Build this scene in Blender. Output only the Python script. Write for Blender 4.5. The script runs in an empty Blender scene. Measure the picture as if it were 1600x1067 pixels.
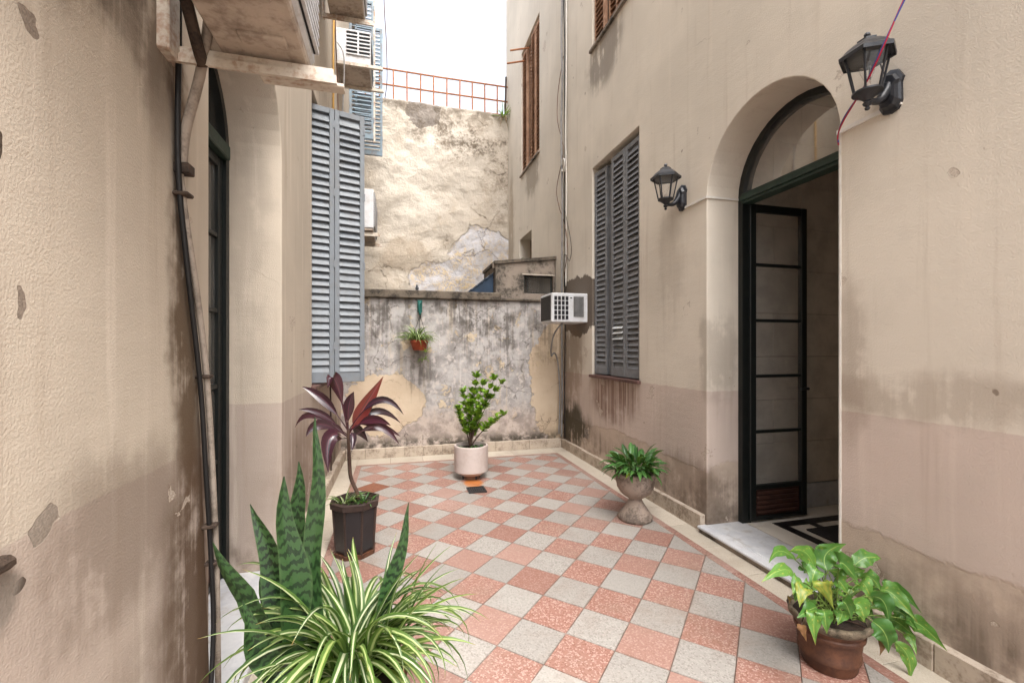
import bpy, bmesh, math, random
from mathutils import Vector, Matrix, noise as mnoise
R = math.radians
SC = bpy.context.scene
COL = SC.collection
rnd = random.Random(7)

# ------------------------------------------------------------------ camera
CAMH = 1.42685
cam = bpy.data.cameras.new('camera')
cam.sensor_width = 36.0
cam.lens = 687.53 / 1600 * 36
cam.shift_y = 10.36 / 1600
cam.clip_start = 0.02
cam.clip_end = 3000
camo = bpy.data.objects.new('camera', cam)
COL.objects.link(camo)
camo.location = (0, 0, CAMH)
camo.rotation_euler = (R(90), 0, -0.25504)
SC.camera = camo

# ------------------------------------------------------------------ sky, sun, exposure
SUN_EL, SUN_AZ = R(60), R(166)          # high soft sun behind the cloud, coming from behind the camera
w = bpy.data.worlds.new('World')
SC.world = w
w.use_nodes = True
wn = w.node_tree.nodes; wl = w.node_tree.links
wn.clear()
sky = wn.new('ShaderNodeTexSky'); sky.sky_type = 'NISHITA'; sky.sun_disc = False
sky.sun_elevation = SUN_EL; sky.sun_rotation = SUN_AZ
sky.air_density = 1.0; sky.dust_density = 6.0; sky.ozone_density = 1.0
hs = wn.new('ShaderNodeHueSaturation'); hs.inputs['Saturation'].default_value = 0.34
bg = wn.new('ShaderNodeBackground'); bg.inputs['Strength'].default_value = 0.15
wo = wn.new('ShaderNodeOutputWorld')
wl.new(sky.outputs[0], hs.inputs['Color']); wl.new(hs.outputs[0], bg.inputs['Color']); wl.new(bg.outputs[0], wo.inputs['Surface'])
sl = bpy.data.lights.new('sun', 'SUN'); sl.energy = 0.7; sl.angle = R(40); sl.color = (1.0, 0.98, 0.955)
so = bpy.data.objects.new('sun', sl); COL.objects.link(so)
sd = Vector((math.sin(SUN_AZ) * math.cos(SUN_EL), math.cos(SUN_AZ) * math.cos(SUN_EL), math.sin(SUN_EL)))
so.rotation_euler = (-sd).to_track_quat('-Z', 'Y').to_euler()
so.location = (0, -2, 14)
SC.view_settings.view_transform = 'Standard'
SC.view_settings.look = 'None'
SC.view_settings.gamma = 1.0
SC.view_settings.use_curve_mapping = False
SC.view_settings.exposure = 1.98
SC.cycles.max_bounces = 8
SC.cycles.diffuse_bounces = 5
SC.cycles.transparent_max_bounces = 12
SC.cycles.use_denoising = True
SC.cycles.caustics_reflective = False
SC.cycles.caustics_refractive = False

# ------------------------------------------------------------------ node helper
def srgb(r, g, b):
    def f(c):
        c /= 255.0
        return c / 12.92 if c <= 0.04045 else ((c + 0.055) / 1.055) ** 2.4
    return (f(r), f(g), f(b), 1.0)

class NT:
    def __init__(s, name):
        s.m = bpy.data.materials.new(name); s.m.use_nodes = True
        s.t = s.m.node_tree; s.t.nodes.clear()
        s.out = s.n('ShaderNodeOutputMaterial')
        s.pos = s.n('ShaderNodeNewGeometry').outputs['Position']
    def n(s, k, **kw):
        x = s.t.nodes.new(k)
        for a, b in kw.items(): setattr(x, a, b)
        return x
    def put(s, sock, v):
        if hasattr(v, 'is_output') or isinstance(v, bpy.types.NodeSocket): s.t.links.new(v, sock)
        elif isinstance(v, (tuple, list)) and len(v) == 3 and sock.type == 'RGBA': sock.default_value = (*v, 1)
        else: sock.default_value = v
    def math(s, op, a, b=0.0, clamp=False):
        x = s.n('ShaderNodeMath', operation=op, use_clamp=clamp); s.put(x.inputs[0], a); s.put(x.inputs[1], b); return x.outputs[0]
    def mul(s, a, b): return s.math('MULTIPLY', a, b)
    def add(s, a, b, clamp=False): return s.math('ADD', a, b, clamp)
    def sub(s, a, b, clamp=False): return s.math('SUBTRACT', a, b, clamp)
    def mx(s, a, b): return s.math('MAXIMUM', a, b)
    def mix(s, f, a, b, mode='MIX'):
        x = s.n('ShaderNodeMix', data_type='RGBA', blend_type=mode); x.clamp_factor = True
        s.put(x.inputs[0], f); s.put(x.inputs[6], a); s.put(x.inputs[7], b); return x.outputs[2]
    def ramp(s, f, pts, interp='LINEAR'):
        x = s.n('ShaderNodeValToRGB'); cr = x.color_ramp; cr.interpolation = interp
        while len(cr.elements) < len(pts): cr.elements.new(0.5)
        for e, (p, c) in zip(cr.elements, pts):
            e.position = p; e.color = c if not isinstance(c, (int, float)) else (c, c, c, 1)
        s.put(x.inputs[0], f); return x.outputs[0]
    def step(s, f, lo, hi): 
        x = s.n('ShaderNodeMapRange', interpolation_type='SMOOTHSTEP'); s.put(x.inputs[0], f)
        x.inputs[1].default_value = lo; x.inputs[2].default_value = hi; return x.outputs[0]
    def mapv(s, v, loc=(0, 0, 0), scale=(1, 1, 1), rot=(0, 0, 0), typ='POINT'):
        x = s.n('ShaderNodeMapping', vector_type=typ); s.put(x.inputs[0], v)
        x.inputs['Location'].default_value = loc; x.inputs['Rotation'].default_value = rot; x.inputs['Scale'].default_value = scale
        return x.outputs[0]
    def noise(s, v, scale, detail=4, rough=0.55, dist=0.0, col=False):
        x = s.n('ShaderNodeTexNoise'); s.put(x.inputs['Vector'], v)
        x.inputs['Scale'].default_value = scale; x.inputs['Detail'].default_value = detail
        x.inputs['Roughness'].default_value = rough; x.inputs['Distortion'].default_value = dist
        return x.outputs[1 if col else 0]
    def voro(s, v, scale, feature='F1', out=0, rand=1.0):
        x = s.n('ShaderNodeTexVoronoi', feature=feature); s.put(x.inputs['Vector'], v)
        x.inputs['Scale'].default_value = scale; x.inputs['Randomness'].default_value = rand
        return x.outputs[out]
    def sep(s, v):
        x = s.n('ShaderNodeSeparateXYZ'); s.put(x.inputs[0], v); return x.outputs
    def warp(s, v, scale, amt, detail=4):
        c = s.noise(v, scale, detail, 0.6, col=True)
        a = s.n('ShaderNodeVectorMath', operation='SUBTRACT'); s.put(a.inputs[0], c); a.inputs[1].default_value = (0.5, 0.5, 0.5)
        b = s.n('ShaderNodeVectorMath', operation='SCALE'); s.put(b.inputs[0], a.outputs[0]); b.inputs['Scale'].default_value = amt
        d = s.n('ShaderNodeVectorMath', operation='ADD'); s.put(d.inputs[0], v); s.put(d.inputs[1], b.outputs[0]); return d.outputs[0]
    def blob(s, v, c, r, soft=1.0):
        """1 in the middle of an ellipsoid patch, 0 outside"""
        g = s.n('ShaderNodeTexGradient', gradient_type='SPHERICAL'); s.put(g.inputs[0], s.mapv(v, c, r, typ='TEXTURE')); return g.outputs['Fac']
    def bump(s, h, strength=0.5, dist=0.01, normal=None):
        x = s.n('ShaderNodeBump'); s.put(x.inputs['Height'], h); x.inputs['Strength'].default_value = strength
        x.inputs['Distance'].default_value = dist
        if normal is not None: s.put(x.inputs['Normal'], normal)
        return x.outputs[0]
    def bsdf(s, col, rough=0.8, metal=0.0, spec=0.3, normal=None, finish=True):
        x = s.n('ShaderNodeBsdfPrincipled'); s.put(x.inputs['Base Color'], col); s.put(x.inputs['Roughness'], rough)
        s.put(x.inputs['Metallic'], metal); x.inputs['Specular IOR Level'].default_value = spec
        if normal is not None: s.put(x.inputs['Normal'], normal)
        if finish: s.t.links.new(x.outputs[0], s.out.inputs[0]); 
        return x.outputs[0]

M = {}
def simple(name, col, rough=0.6, metal=0.0, var=0.25, scale=6, bump=0.15, spec=0.35, dirt=None, dirtamt=0.5, obj=False):
    t = NT(name)
    p = t.n('ShaderNodeTexCoord').outputs['Object'] if obj else t.pos
    a = t.noise(p, scale, 6, 0.65)
    b = t.noise(p, scale * 7, 4, 0.6)
    c = t.mix(t.step(a, 0.35, 0.7), col, tuple(x * (1 - var) for x in col[:3]))
    if dirt is not None:
        c = t.mix(t.mul(t.step(t.add(t.mul(a, 0.6), t.mul(b, 0.4)), 0.47, 0.62), dirtamt), c, dirt)
    ro = t.add(t.mul(b, 0.3), rough - 0.15, True)
    t.bsdf(c, ro, metal, spec, t.bump(b, bump, 0.004))
    M[name] = t.m
    return t.m

# ------------------------------------------------------------------ mesh helpers
def link(o, parent=None):
    COL.objects.link(o)
    if parent is not None: o.parent = parent
    return o
def mesh_obj(name, verts, faces, mat, parent=None, smooth=False, loc=None, uvs=None):
    me = bpy.data.meshes.new(name); me.from_pydata([tuple(v) for v in verts], [], faces); me.update()
    if uvs is not None:
        ul = me.uv_layers.new(name='uv')
        for l in me.loops: ul.data[l.index].uv = uvs[l.vertex_index]
    if smooth: me.polygons.foreach_set('use_smooth', [True] * len(me.polygons))
    if mat is not None: me.materials.append(mat)
    o = bpy.data.objects.new(name, me)
    if loc is not None: o.location = loc
    return link(o, parent)
class MB:
    def __init__(s): s.v = []; s.f = []
    def add(s, v, f):
        b = len(s.v); s.v += [Vector(x) for x in v]; s.f += [tuple(i + b for i in q) for q in f]; return s
    def box(s, x0, x1, y0, y1, z0, z1, mat=None, bev=0.0):
        if bev > 0:
            bm = bmesh.new(); bmesh.ops.create_cube(bm, size=1)
            for v in bm.verts: v.co = Vector(((x0 + x1) / 2 + v.co.x * (x1 - x0), (y0 + y1) / 2 + v.co.y * (y1 - y0), (z0 + z1) / 2 + v.co.z * (z1 - z0)))
            bmesh.ops.bevel(bm, geom=list(bm.edges), offset=bev, segments=1, affect='EDGES')
            bm.verts.index_update(); v = [x.co.copy() for x in bm.verts]; f = [tuple(q.index for q in p.verts) for p in bm.faces]; bm.free()
        else:
            v = [Vector(p) for p in ((x0, y0, z0), (x1, y0, z0), (x1, y1, z0), (x0, y1, z0), (x0, y0, z1), (x1, y0, z1), (x1, y1, z1), (x0, y1, z1))]
            f = [(0, 3, 2, 1), (4, 5, 6, 7), (0, 1, 5, 4), (1, 2, 6, 5), (2, 3, 7, 6), (3, 0, 4, 7)]
        if mat is not None: v = [mat @ p for p in v]
        return s.add(v, f)
    def tube(s, pts, r, n=8, cap=True):
        pts = [Vector(p) for p in pts]; k = len(pts)
        rr = r if isinstance(r, (list, tuple)) else [r] * k
        rings = []; up = None
        for i, p in enumerate(pts):
            d = (pts[min(i + 1, k - 1)] - pts[max(i - 1, 0)]).normalized()
            if up is None: up = d.orthogonal().normalized()
            up = (up - d * up.dot(d)); up = up.normalized() if up.length > 1e-6 else d.orthogonal().normalized()
            b = d.cross(up)
            rings.append([p + (up * math.cos(2 * math.pi * j / n) + b * math.sin(2 * math.pi * j / n)) * rr[i] for j in range(n)])
        v = [q for g in rings for q in g]
        f = [(i * n + j, i * n + (j + 1) % n, (i + 1) * n + (j + 1) % n, (i + 1) * n + j) for i in range(k - 1) for j in range(n)]
        if cap: f += [tuple(range(n))[::-1], tuple((k - 1) * n + j for j in range(n))]
        return s.add(v, f)
    def lathe(s, prof, n=32, c=(0, 0, 0), fn=None, rot=0.0):
        v = []; k = len(prof)
        for (r, z) in prof:
            for j in range(n):
                a = 2 * math.pi * j / n + rot; q = r if fn is None else fn(r, z, a)
                v.append((c[0] + q * math.cos(a), c[1] + q * math.sin(a), c[2] + z))
        f = [(i * n + j, i * n + (j + 1) % n, (i + 1) * n + (j + 1) % n, (i + 1) * n + j) for i in range(k - 1) for j in range(n)]
        return s.add(v, f)
    def build(s, name, mat, parent=None, smooth=False, loc=None, auto=None):
        o = mesh_obj(name, s.v, s.f, mat, parent, smooth or auto is not None, loc)
        if auto is not None:
            o.data.set_sharp_from_angle(angle=R(auto))
        return o
def tag(o, label, cat, group=None, kind=None):
    if label: o['label'] = label
    if cat: o['category'] = cat
    if group: o['group'] = group
    if kind: o['kind'] = kind
    return o
def empty(name, loc, label, cat, group=None):
    o = bpy.data.objects.new(name, None); o.empty_display_size = 0.1; link(o); o.location = loc
    return tag(o, label, cat, group)
def struct(o, label=None):
    o['kind'] = 'structure'
    if label: o['label'] = label
    return o
def filled(name, outer, holes, depth, tf, mat, parent=None, bev=0.006):
    """flat outline with openings, given thickness and slightly worn edges; tf maps (a, b, through) to the world"""
    cu = bpy.data.curves.new('c', 'CURVE'); cu.dimensions = '2D'; cu.fill_mode = 'BOTH'
    cu.extrude = depth / 2 - bev; cu.bevel_depth = bev; cu.bevel_resolution = 1; cu.offset = -bev
    for pl in [outer] + holes:
        sp = cu.splines.new('POLY'); sp.points.add(len(pl) - 1); sp.use_cyclic_u = True
        for q, p in zip(sp.points, pl): q.co = (p[0], p[1], 0, 1)
    o = bpy.data.objects.new('c', cu); COL.objects.link(o)
    dg = bpy.context.evaluated_depsgraph_get()
    me = bpy.data.meshes.new_from_object(o.evaluated_get(dg))
    bpy.data.objects.remove(o); bpy.data.curves.remove(cu)
    me.name = name
    for v in me.vertices: v.co = tf(v.co.x, v.co.y, v.co.z)
    me.materials.clear(); me.materials.append(mat)
    me.polygons.foreach_set('use_smooth', [False] * len(me.polygons)); me.update()
    bm = bmesh.new(); bm.from_mesh(me); bmesh.ops.recalc_face_normals(bm, faces=bm.faces); bm.to_mesh(me); bm.free()
    return link(bpy.data.objects.new(name, me), parent)
def arch(y0, y1, spring, z0=0.0, n=20):
    c = (y0 + y1) / 2; r = (y1 - y0) / 2
    return [(y0, z0)] + [(c - r * math.cos(math.pi * i / n), spring + r * math.sin(math.pi * i / n)) for i in range(n + 1)] + [(y1, z0)]
def smooth_path(pts, n=6):
    pts = [Vector(p) for p in pts]; out = []
    for i in range(len(pts) - 1):
        p0 = pts[max(i - 1, 0)]; p1 = pts[i]; p2 = pts[i + 1]; p3 = pts[min(i + 2, len(pts) - 1)]
        for j in range(n):
            t = j / n
            out.append(0.5 * ((2 * p1) + (p2 - p0) * t + (2 * p0 - 5 * p1 + 4 * p2 - p3) * t * t + (3 * p1 - p0 - 3 * p2 + p3) * t ** 3))
    out.append(pts[-1]); return out

# ------------------------------------------------------------------ wall materials
CREAM = srgb(213, 204, 190); DADO = srgb(200, 184, 173)
def wall_material(name, up, lo, dado_z, stains, grain=0.5, streak=0.35, cement=(), low=None, drips=None):
    t = NT(name); p = t.pos; xyz = t.sep(p); z = xyz[2]
    big = t.noise(p, 0.9, 3, 0.6); med = t.noise(p, 4.0, 5, 0.65); fine = t.noise(p, 165, 3, 0.65)
    wp = t.warp(p, 3.5, 0.22, 4)
    c = t.mix(t.step(big, 0.3, 0.7), up, tuple(x * 0.86 for x in up[:3]))
    d = t.mix(t.step(big, 0.3, 0.7), lo, tuple(x * 0.84 for x in lo[:3]))
    zz = t.add(z, t.mul(t.sub(t.noise(p, 14, 4), 0.5), 0.02))
    dm = t.step(zz, dado_z + 0.004, dado_z - 0.004)
    c = t.mix(dm, c, d)
    c = t.mix(t.mul(t.step(med, 0.5, 0.75), 0.22), c, tuple(x * 0.72 for x in up[:3]))
    st = t.noise(t.mapv(p, scale=(7, 7, 0.35)), 1.6, 4, 0.65)
    c = t.mix(t.mul(t.step(st, 0.54, 0.8), streak), c, srgb(150, 132, 114))
    c = t.mix(t.mul(t.step(t.noise(t.mapv(p, (3, 3, 0), (9, 9, 0.5)), 1.3, 5, 0.6), 0.55, 0.7), streak * 0.55), c, srgb(232, 220, 205))
    h = t.add(t.add(t.mul(fine, 0.40), t.mul(med, 0.12)), t.mul(t.noise(t.mapv(p, scale=(2.2, 2.2, 9)), 2.2, 3, 0.6), 0.35))
    if low is not None:               # bare, rough render along the foot of the wall
        lz, lcol = low
        m = t.step(t.add(t.add(z, t.mul(t.sub(med, 0.5), 0.16)), t.mul(t.sub(big, 0.5), 0.25)), lz + 0.012, lz - 0.012)
        c = t.mix(t.mul(m, 0.8), c, t.mix(t.step(med, 0.35, 0.7), lcol, tuple(x * 0.74 for x in lcol[:3])))
        h = t.sub(h, t.mul(m, 0.5))
    for (cc, rr, col) in cement:       # hard-edged patches of bare cement, and wall holes drawn as dark colour
        f = t.add(t.blob(wp, cc, rr), t.mul(t.sub(med, 0.5), 0.5))
        m = t.step(f, 0.20, 0.235); c = t.mix(m, c, t.mix(t.step(fine, 0.35, 0.65), col, tuple(x * 0.75 for x in col[:3]))); h = t.sub(h, t.mul(m, 0.8))
    for (cc, rr, amt, col) in stains:
        f = t.mul(t.blob(wp, cc, rr), t.step(t.add(t.mul(med, 0.65), t.mul(st, 0.5)), 0.36, 0.66))
        c = t.mix(t.mul(t.step(f, 0.03, 0.5), amt), c, col)
    if drips is not None:
        dn = t.noise(t.mapv(p, scale=(34, 34, 0.7)), 1.0, 4, 0.6)
        f = t.mul(t.step(t.blob(wp, drips[0], drips[1]), 0.05, 0.45), t.step(t.add(dn, t.mul(t.sub(med, 0.5), 0.3)), 0.46, 0.56)); c = t.mix(t.mul(f, 0.62), c, srgb(112, 84, 70))
        f = t.mul(t.step(t.blob(wp, drips[0], drips[1]), 0.05, 0.45), t.step(dn, 0.40, 0.34)); c = t.mix(t.mul(f, 0.5), c, srgb(214, 198, 184))
    ft = t.mul(t.step(t.sub(z, t.mul(t.sub(st, 0.4), 0.9)), 0.28, 0.02), t.step(med, 0.38, 0.66))
    c = t.mix(t.mul(ft, 0.6), c, srgb(84, 72, 60))
    sp = t.step(t.voro(t.warp(p, 20, 0.04), 5.0), 0.075, 0.05)
    sp = t.mul(sp, t.step(t.noise(p, 2.3, 2), 0.55, 0.6))
    c = t.mix(t.mul(sp, 0.65), c, srgb(104, 88, 74))
    # flaking paint: small patches with a hard, lifted edge, more of them low down
    fl = t.add(t.noise(t.warp(p, 7, 0.12, 3), 2.6, 5, 0.6), t.mul(t.step(z, 1.2, 0.1), 0.05))
    fm = t.step(fl, 0.672, 0.678); c = t.mix(t.mul(fm, 0.7), c, t.mix(t.step(fine, 0.3, 0.7), srgb(212, 200, 186), srgb(150, 134, 120)))
    fe = t.mul(t.step(fl, 0.660, 0.672), t.sub(1.0, fm)); c = t.mix(t.mul(fe, 0.45), c, srgb(120, 102, 86)); h = t.sub(h, t.mul(fm, 0.9))
    # thin paint cracks and lifted edges
    cr = t.voro(t.warp(p, 2.5, 0.6, 3), 1.1, 'DISTANCE_TO_EDGE')
    cm = t.mul(t.step(cr, 0.004, 0.001), t.step(t.noise(p, 1.2, 3), 0.62, 0.68)); c = t.mix(t.mul(cm, 0.35), c, srgb(96, 78, 62))
    t.bsdf(c, 0.9, 0, 0.15, t.bump(h, grain, 0.012))
    M[name] = t.m; return t.m

BR = srgb(96, 74, 54); BK = srgb(52, 46, 40); GR = srgb(122, 112, 104)
wall_material('stucco_right', CREAM, DADO, 1.09, [
    ((2.33, 5.7, 1.2), (0.6, 0.6, 0.9), 0.6, srgb(126, 106, 88)), ((2.33, 5.7, 0.35), (0.6, 0.9, 0.45), 0.9, srgb(60, 55, 40)),
    ((2.33, 4.5, 0.85), (0.6, 0.7, 0.36), 0.55, srgb(126, 100, 86)), ((2.4, 2.85, 0.2), (0.6, 0.35, 0.3), 0.55, srgb(88, 78, 70)),
    ((2.4, 2.93, 1.35), (0.35, 0.12, 0.5), 0.35, srgb(112, 98, 86)), ((2.33, 1.80, 1.35), (0.3, 0.12, 0.6), 0.35, srgb(124, 104, 88)),
    ((2.33, 1.5, 1.2), (0.4, 0.7, 0.16), 0.35, srgb(125, 104, 86)), ((2.33, 0.9, 0.30), (0.5, 1.1, 0.26), 0.32, srgb(112, 96, 82)),
    ((2.33, 3.4, 2.2), (0.4, 0.25, 0.8), 0.18, BR), ((2.33, 4.7, 4.85), (0.4, 0.6, 0.5), 0.6, srgb(90, 80, 72)),
    ((2.33, 7.5, 4.5), (0.5, 0.6, 0.5), 0.55, srgb(110, 98, 84)), ((2.33, 3.2, 0.35), (0.4, 0.5, 0.3), 0.4, srgb(110, 92, 78)),
    ((2.33, 9.0, 3.4), (0.4, 0.35, 2.5), 0.5, srgb(120, 100, 74))],
    0.55, 0.26, cement=[((2.33, 5.45, 2.0), (0.6, 0.75, 0.52), srgb(118, 108, 98))], low=(0.50, srgb(186, 169, 152)), drips=((2.33, 4.46, 0.9), (0.5, 0.66, 0.42)))
wall_material('stucco_left', srgb(196, 184, 168), srgb(182, 167, 155), 1.085, [
    ((-0.66, 1.64, 1.9), (0.4, 0.15, 1.6), 0.9, srgb(84, 66, 48)), ((-0.66, 1.79, 0.7), (0.4, 0.13, 0.9), 0.85, srgb(70, 54, 42)), ((-0.66, 1.70, 0.55), (0.4, 0.30, 0.75), 0.85, srgb(86, 66, 50)),
    ((-0.66, 1.15, 2.35), (0.4, 0.30, 0.30), 0.75, srgb(96, 84, 72)), ((-0.66, 1.3, 0.95), (0.4, 0.4, 0.3), 0.5, srgb(104, 88, 74)),
    ((-0.66, 1.45, 2.5), (0.4, 0.22, 0.6), 0.7, srgb(88, 74, 62)), ((-0.9, 3.0, 2.0), (0.2, 0.12, 1.2), 0.25, GR),
    ((-0.66, 1.5, 0.3), (0.4, 0.5, 0.5), 0.4, srgb(112, 94, 78)), ((-0.7, 3.6, 0.5), (0.4, 0.8, 0.5), 0.4, srgb(120, 98, 80)),
    ((-0.66, 0.95, 1.0), (0.3, 0.06, 0.09), 1.0, srgb(140, 130, 120)), ((-0.7, 5.4, 0.4), (0.4, 0.8, 0.4), 0.7, srgb(70, 62, 48))],
    0.40, 0.45, cement=[((-0.66, 1.04, 1.07), (0.3, 0.036, 0.036), srgb(158, 147, 135)), ((-0.66, 1.015, 1.556), (0.3, 0.022, 0.034), srgb(146, 133, 120)), ((-0.66, 1.02, 2.055), (0.3, 0.02, 0.028), srgb(146, 133, 120)), ((-0.66, 0.955, 1.79), (0.3, 0.02, 0.045), srgb(90, 78, 68)), ((-0.66, 0.985, 1.0), (0.3, 0.02, 0.02), srgb(70, 58, 50))])  # besides bare cement, small holes whose shade is put into the colour
# low yard wall: many coats of paint coming off
def yard_wall_material():
    t = NT('peeling_paint'); p = t.pos; z = t.sep(p)[2]
    big = t.noise(p, 1.3, 6, 0.65); med = t.noise(p, 5, 7, 0.68); fine = t.noise(p, 40, 5, 0.7)
    wp = t.warp(t.warp(p, 2.2, 0.5, 6), 9, 0.10, 4)
    lav = t.mix(t.step(med, 0.35, 0.68), srgb(180, 176, 173), srgb(140, 136, 133))
    lav = t.mix(t.step(t.noise(p, 11, 6, 0.7), 0.53, 0.62), lav, srgb(190, 182, 176))
    st = t.noise(t.mapv(p, scale=(8, 8, 0.45)), 1.5, 6, 0.65)
    st2 = t.noise(t.mapv(p, (2, 5, 1), (14, 14, 0.5)), 1.2, 6, 0.7)
    c = t.mix(t.mul(t.step(st, 0.52, 0.68), 0.5), lav, srgb(186, 170, 146))
    c = t.mix(t.mul(t.step(st2, 0.55, 0.66), 0.6), c, srgb(206, 200, 196))
    # ochre paint that still holds, lower left and right side
    f = t.mx(t.blob(wp, (-0.15, 6.0, 0.68), (0.72, 2, 0.52)), t.blob(wp, (2.3, 6.0, 0.95), (0.62, 2, 1.2)))
    m = t.step(t.add(f, t.mul(t.sub(med, 0.5), 0.35)), 0.24, 0.26)
    c = t.mix(m, c, t.mix(t.step(big, 0.3, 0.7), srgb(204, 187, 164), srgb(186, 166, 142)))
    h = t.add(t.mul(m, 0.9), t.add(t.mul(fine, 0.25), t.mul(med, 0.5)))
    # small islands of paint
    isl = t.step(t.add(t.noise(wp, 3.2, 5, 0.6), 0.0), 0.615, 0.625); c = t.mix(t.mul(isl, 0.8), c, srgb(202, 184, 156)); h = t.add(h, t.mul(isl, 0.6))
    # pale plaster low in the middle
    lowm = t.mul(t.step(t.add(z, t.mul(t.sub(med, 0.5), 0.5)), 0.72, 0.4), t.sub(1.0, m))
    c = t.mix(t.mul(lowm, 0.75), c, t.mix(t.step(med, 0.4, 0.6), srgb(190, 174, 162), srgb(150, 136, 126)))
    # black mould running down from the coping
    for (x, zc, rx, rz, a) in ((1.46, 1.6, 0.16, 1.0, 1.0), (1.0, 1.75, 0.45, 0.6, 0.85), (-0.3, 1.8, 0.35, 0.55, 0.95), (0.05, 1.8, 0.12, 0.7, 0.8),
                               (0.32, 1.1, 0.3, 0.5, 0.7), (1.2, 1.5, 0.3, 0.7, 0.6), (1.85, 1.8, 0.4, 0.45, 0.55), (2.1, 1.6, 0.3, 0.5, 0.6), (0.75, 1.9, 0.4, 0.25, 0.7)):
        f = t.mul(t.blob(wp, (x, 6.0, zc), (rx, 2, rz)), t.step(t.add(t.mul(st2, 0.6), t.mul(med, 0.5)), 0.44, 0.66))
        c = t.mix(t.mul(t.step(f, 0.04, 0.6), a * 0.72), c, srgb(74, 68, 62))
    tm = t.mul(t.step(t.add(z, t.mul(t.sub(st2, 0.5), 0.9)), 1.75, 2.15), t.step(med, 0.42, 0.66)); c = t.mix(t.mul(tm, 0.45), c, srgb(80, 74, 68))
    bm_ = t.mul(t.step(t.add(z, t.mul(t.sub(med, 0.5), 0.3)), 0.30, 0.16), t.step(med, 0.36, 0.58)); c = t.mix(t.mul(bm_, 0.9), c, srgb(54, 50, 38))
    cr = t.voro(t.warp(p, 3, 0.5, 5), 2.4, 'DISTANCE_TO_EDGE'); cm = t.mul(t.step(cr, 0.012, 0.003), t.step(big, 0.45, 0.55))
    c = t.mix(t.mul(cm, 0.6), c, srgb(80, 72, 66)); h = t.sub(h, t.mul(cm, 0.6))
    t.bsdf(c, 0.88, 0, 0.2, t.bump(h, 0.75, 0.02)); M['peeling_paint'] = t.m
yard_wall_material()
def high_wall_material():
    t = NT('lumpy_plaster'); p = t.pos; z = t.sep(p)[2]
    big = t.noise(p, 0.8, 6, 0.65); med = t.noise(p, 3.2, 7, 0.7); fine = t.noise(p, 22, 5, 0.7)
    wp = t.warp(t.warp(p, 1.2, 0.7, 6), 6, 0.16, 4)
    c = t.mix(t.step(big, 0.35, 0.65), srgb(194, 185, 172), srgb(181, 170, 155))
    c = t.mix(t.mul(t.step(med, 0.5, 0.75), 0.35), c, srgb(170, 152, 130))
    f = t.mx(t.blob(wp, (1.85, 9.2, 3.25), (1.15, 3, 1.05)), t.mul(t.blob(wp, (0.9, 9.2, 2.8), (1.0, 3, 0.6)), 0.8))
    m = t.step(t.add(f, t.mul(t.sub(med, 0.5), 0.3)), 0.25, 0.27)
    c = t.mix(m, c, t.mix(t.step(med, 0.4, 0.62), srgb(192, 190, 192), t.mix(t.step(fine, 0.4, 0.6), srgb(168, 164, 166), srgb(200, 180, 146))))
    g = t.step(t.add(t.blob(wp, (0.5, 9.2, 6.35), (0.42, 3, 0.62)), t.mul(t.sub(med, 0.5), 0.25)), 0.28, 0.30); c = t.mix(g, c, srgb(138, 130, 122))
    g2 = t.step(t.add(t.blob(wp, (0.2, 9.2, 3.3), (0.9, 3, 0.6)), t.mul(t.sub(med, 0.5), 0.4)), 0.3, 0.5); c = t.mix(t.mul(g2, 0.5), c, srgb(160, 144, 124))
    for (x, zc, rx, rz, a) in ((1.35, 5.75, 1.1, 0.7, 1.0), (2.0, 5.5, 0.7, 0.9, 0.8), (0.6, 6.0, 0.7, 0.5, 0.8), (2.2, 4.8, 0.35, 1.8, 0.5)):
        f = t.mul(t.blob(wp, (x, 9.2, zc), (rx, 3, rz)), t.step(t.add(t.mul(med, 0.6), t.mul(fine, 0.4)), 0.40, 0.66)); c = t.mix(t.mul(t.step(f, 0.02, 0.6), a * 0.8), c, srgb(92, 80, 66))
    tm = t.mul(t.step(t.add(z, t.mul(t.sub(med, 0.5), 0.5)), 6.2, 6.45), t.step(med, 0.4, 0.55)); c = t.mix(t.mul(tm, 0.6), c, srgb(86, 74, 60))
    cr = t.voro(t.warp(p, 1.4, 0.9, 6), 0.9, 'DISTANCE_TO_EDGE'); cm = t.mul(t.step(cr, 0.008, 0.002), t.step(big, 0.50, 0.58)); c = t.mix(t.mul(cm, 0.5), c, srgb(92, 74, 56))
    h = t.add(t.add(t.mul(med, 1.2), t.mul(fine, 0.35)), t.sub(0, t.add(m, t.mul(cm, 0.6))))
    t.bsdf(c, 0.9, 0, 0.15, t.bump(h, 0.85, 0.05)); M['lumpy_plaster'] = t.m
high_wall_material()
simple('coping_stone', srgb(108, 98, 86), 0.9, var=0.5, scale=5, bump=0.6, dirt=srgb(48, 44, 40), dirtamt=0.9)
simple('cement', srgb(146, 134, 122), 0.9, var=0.45, scale=4, bump=0.6, dirt=srgb(60, 56, 50), dirtamt=0.85)

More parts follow.
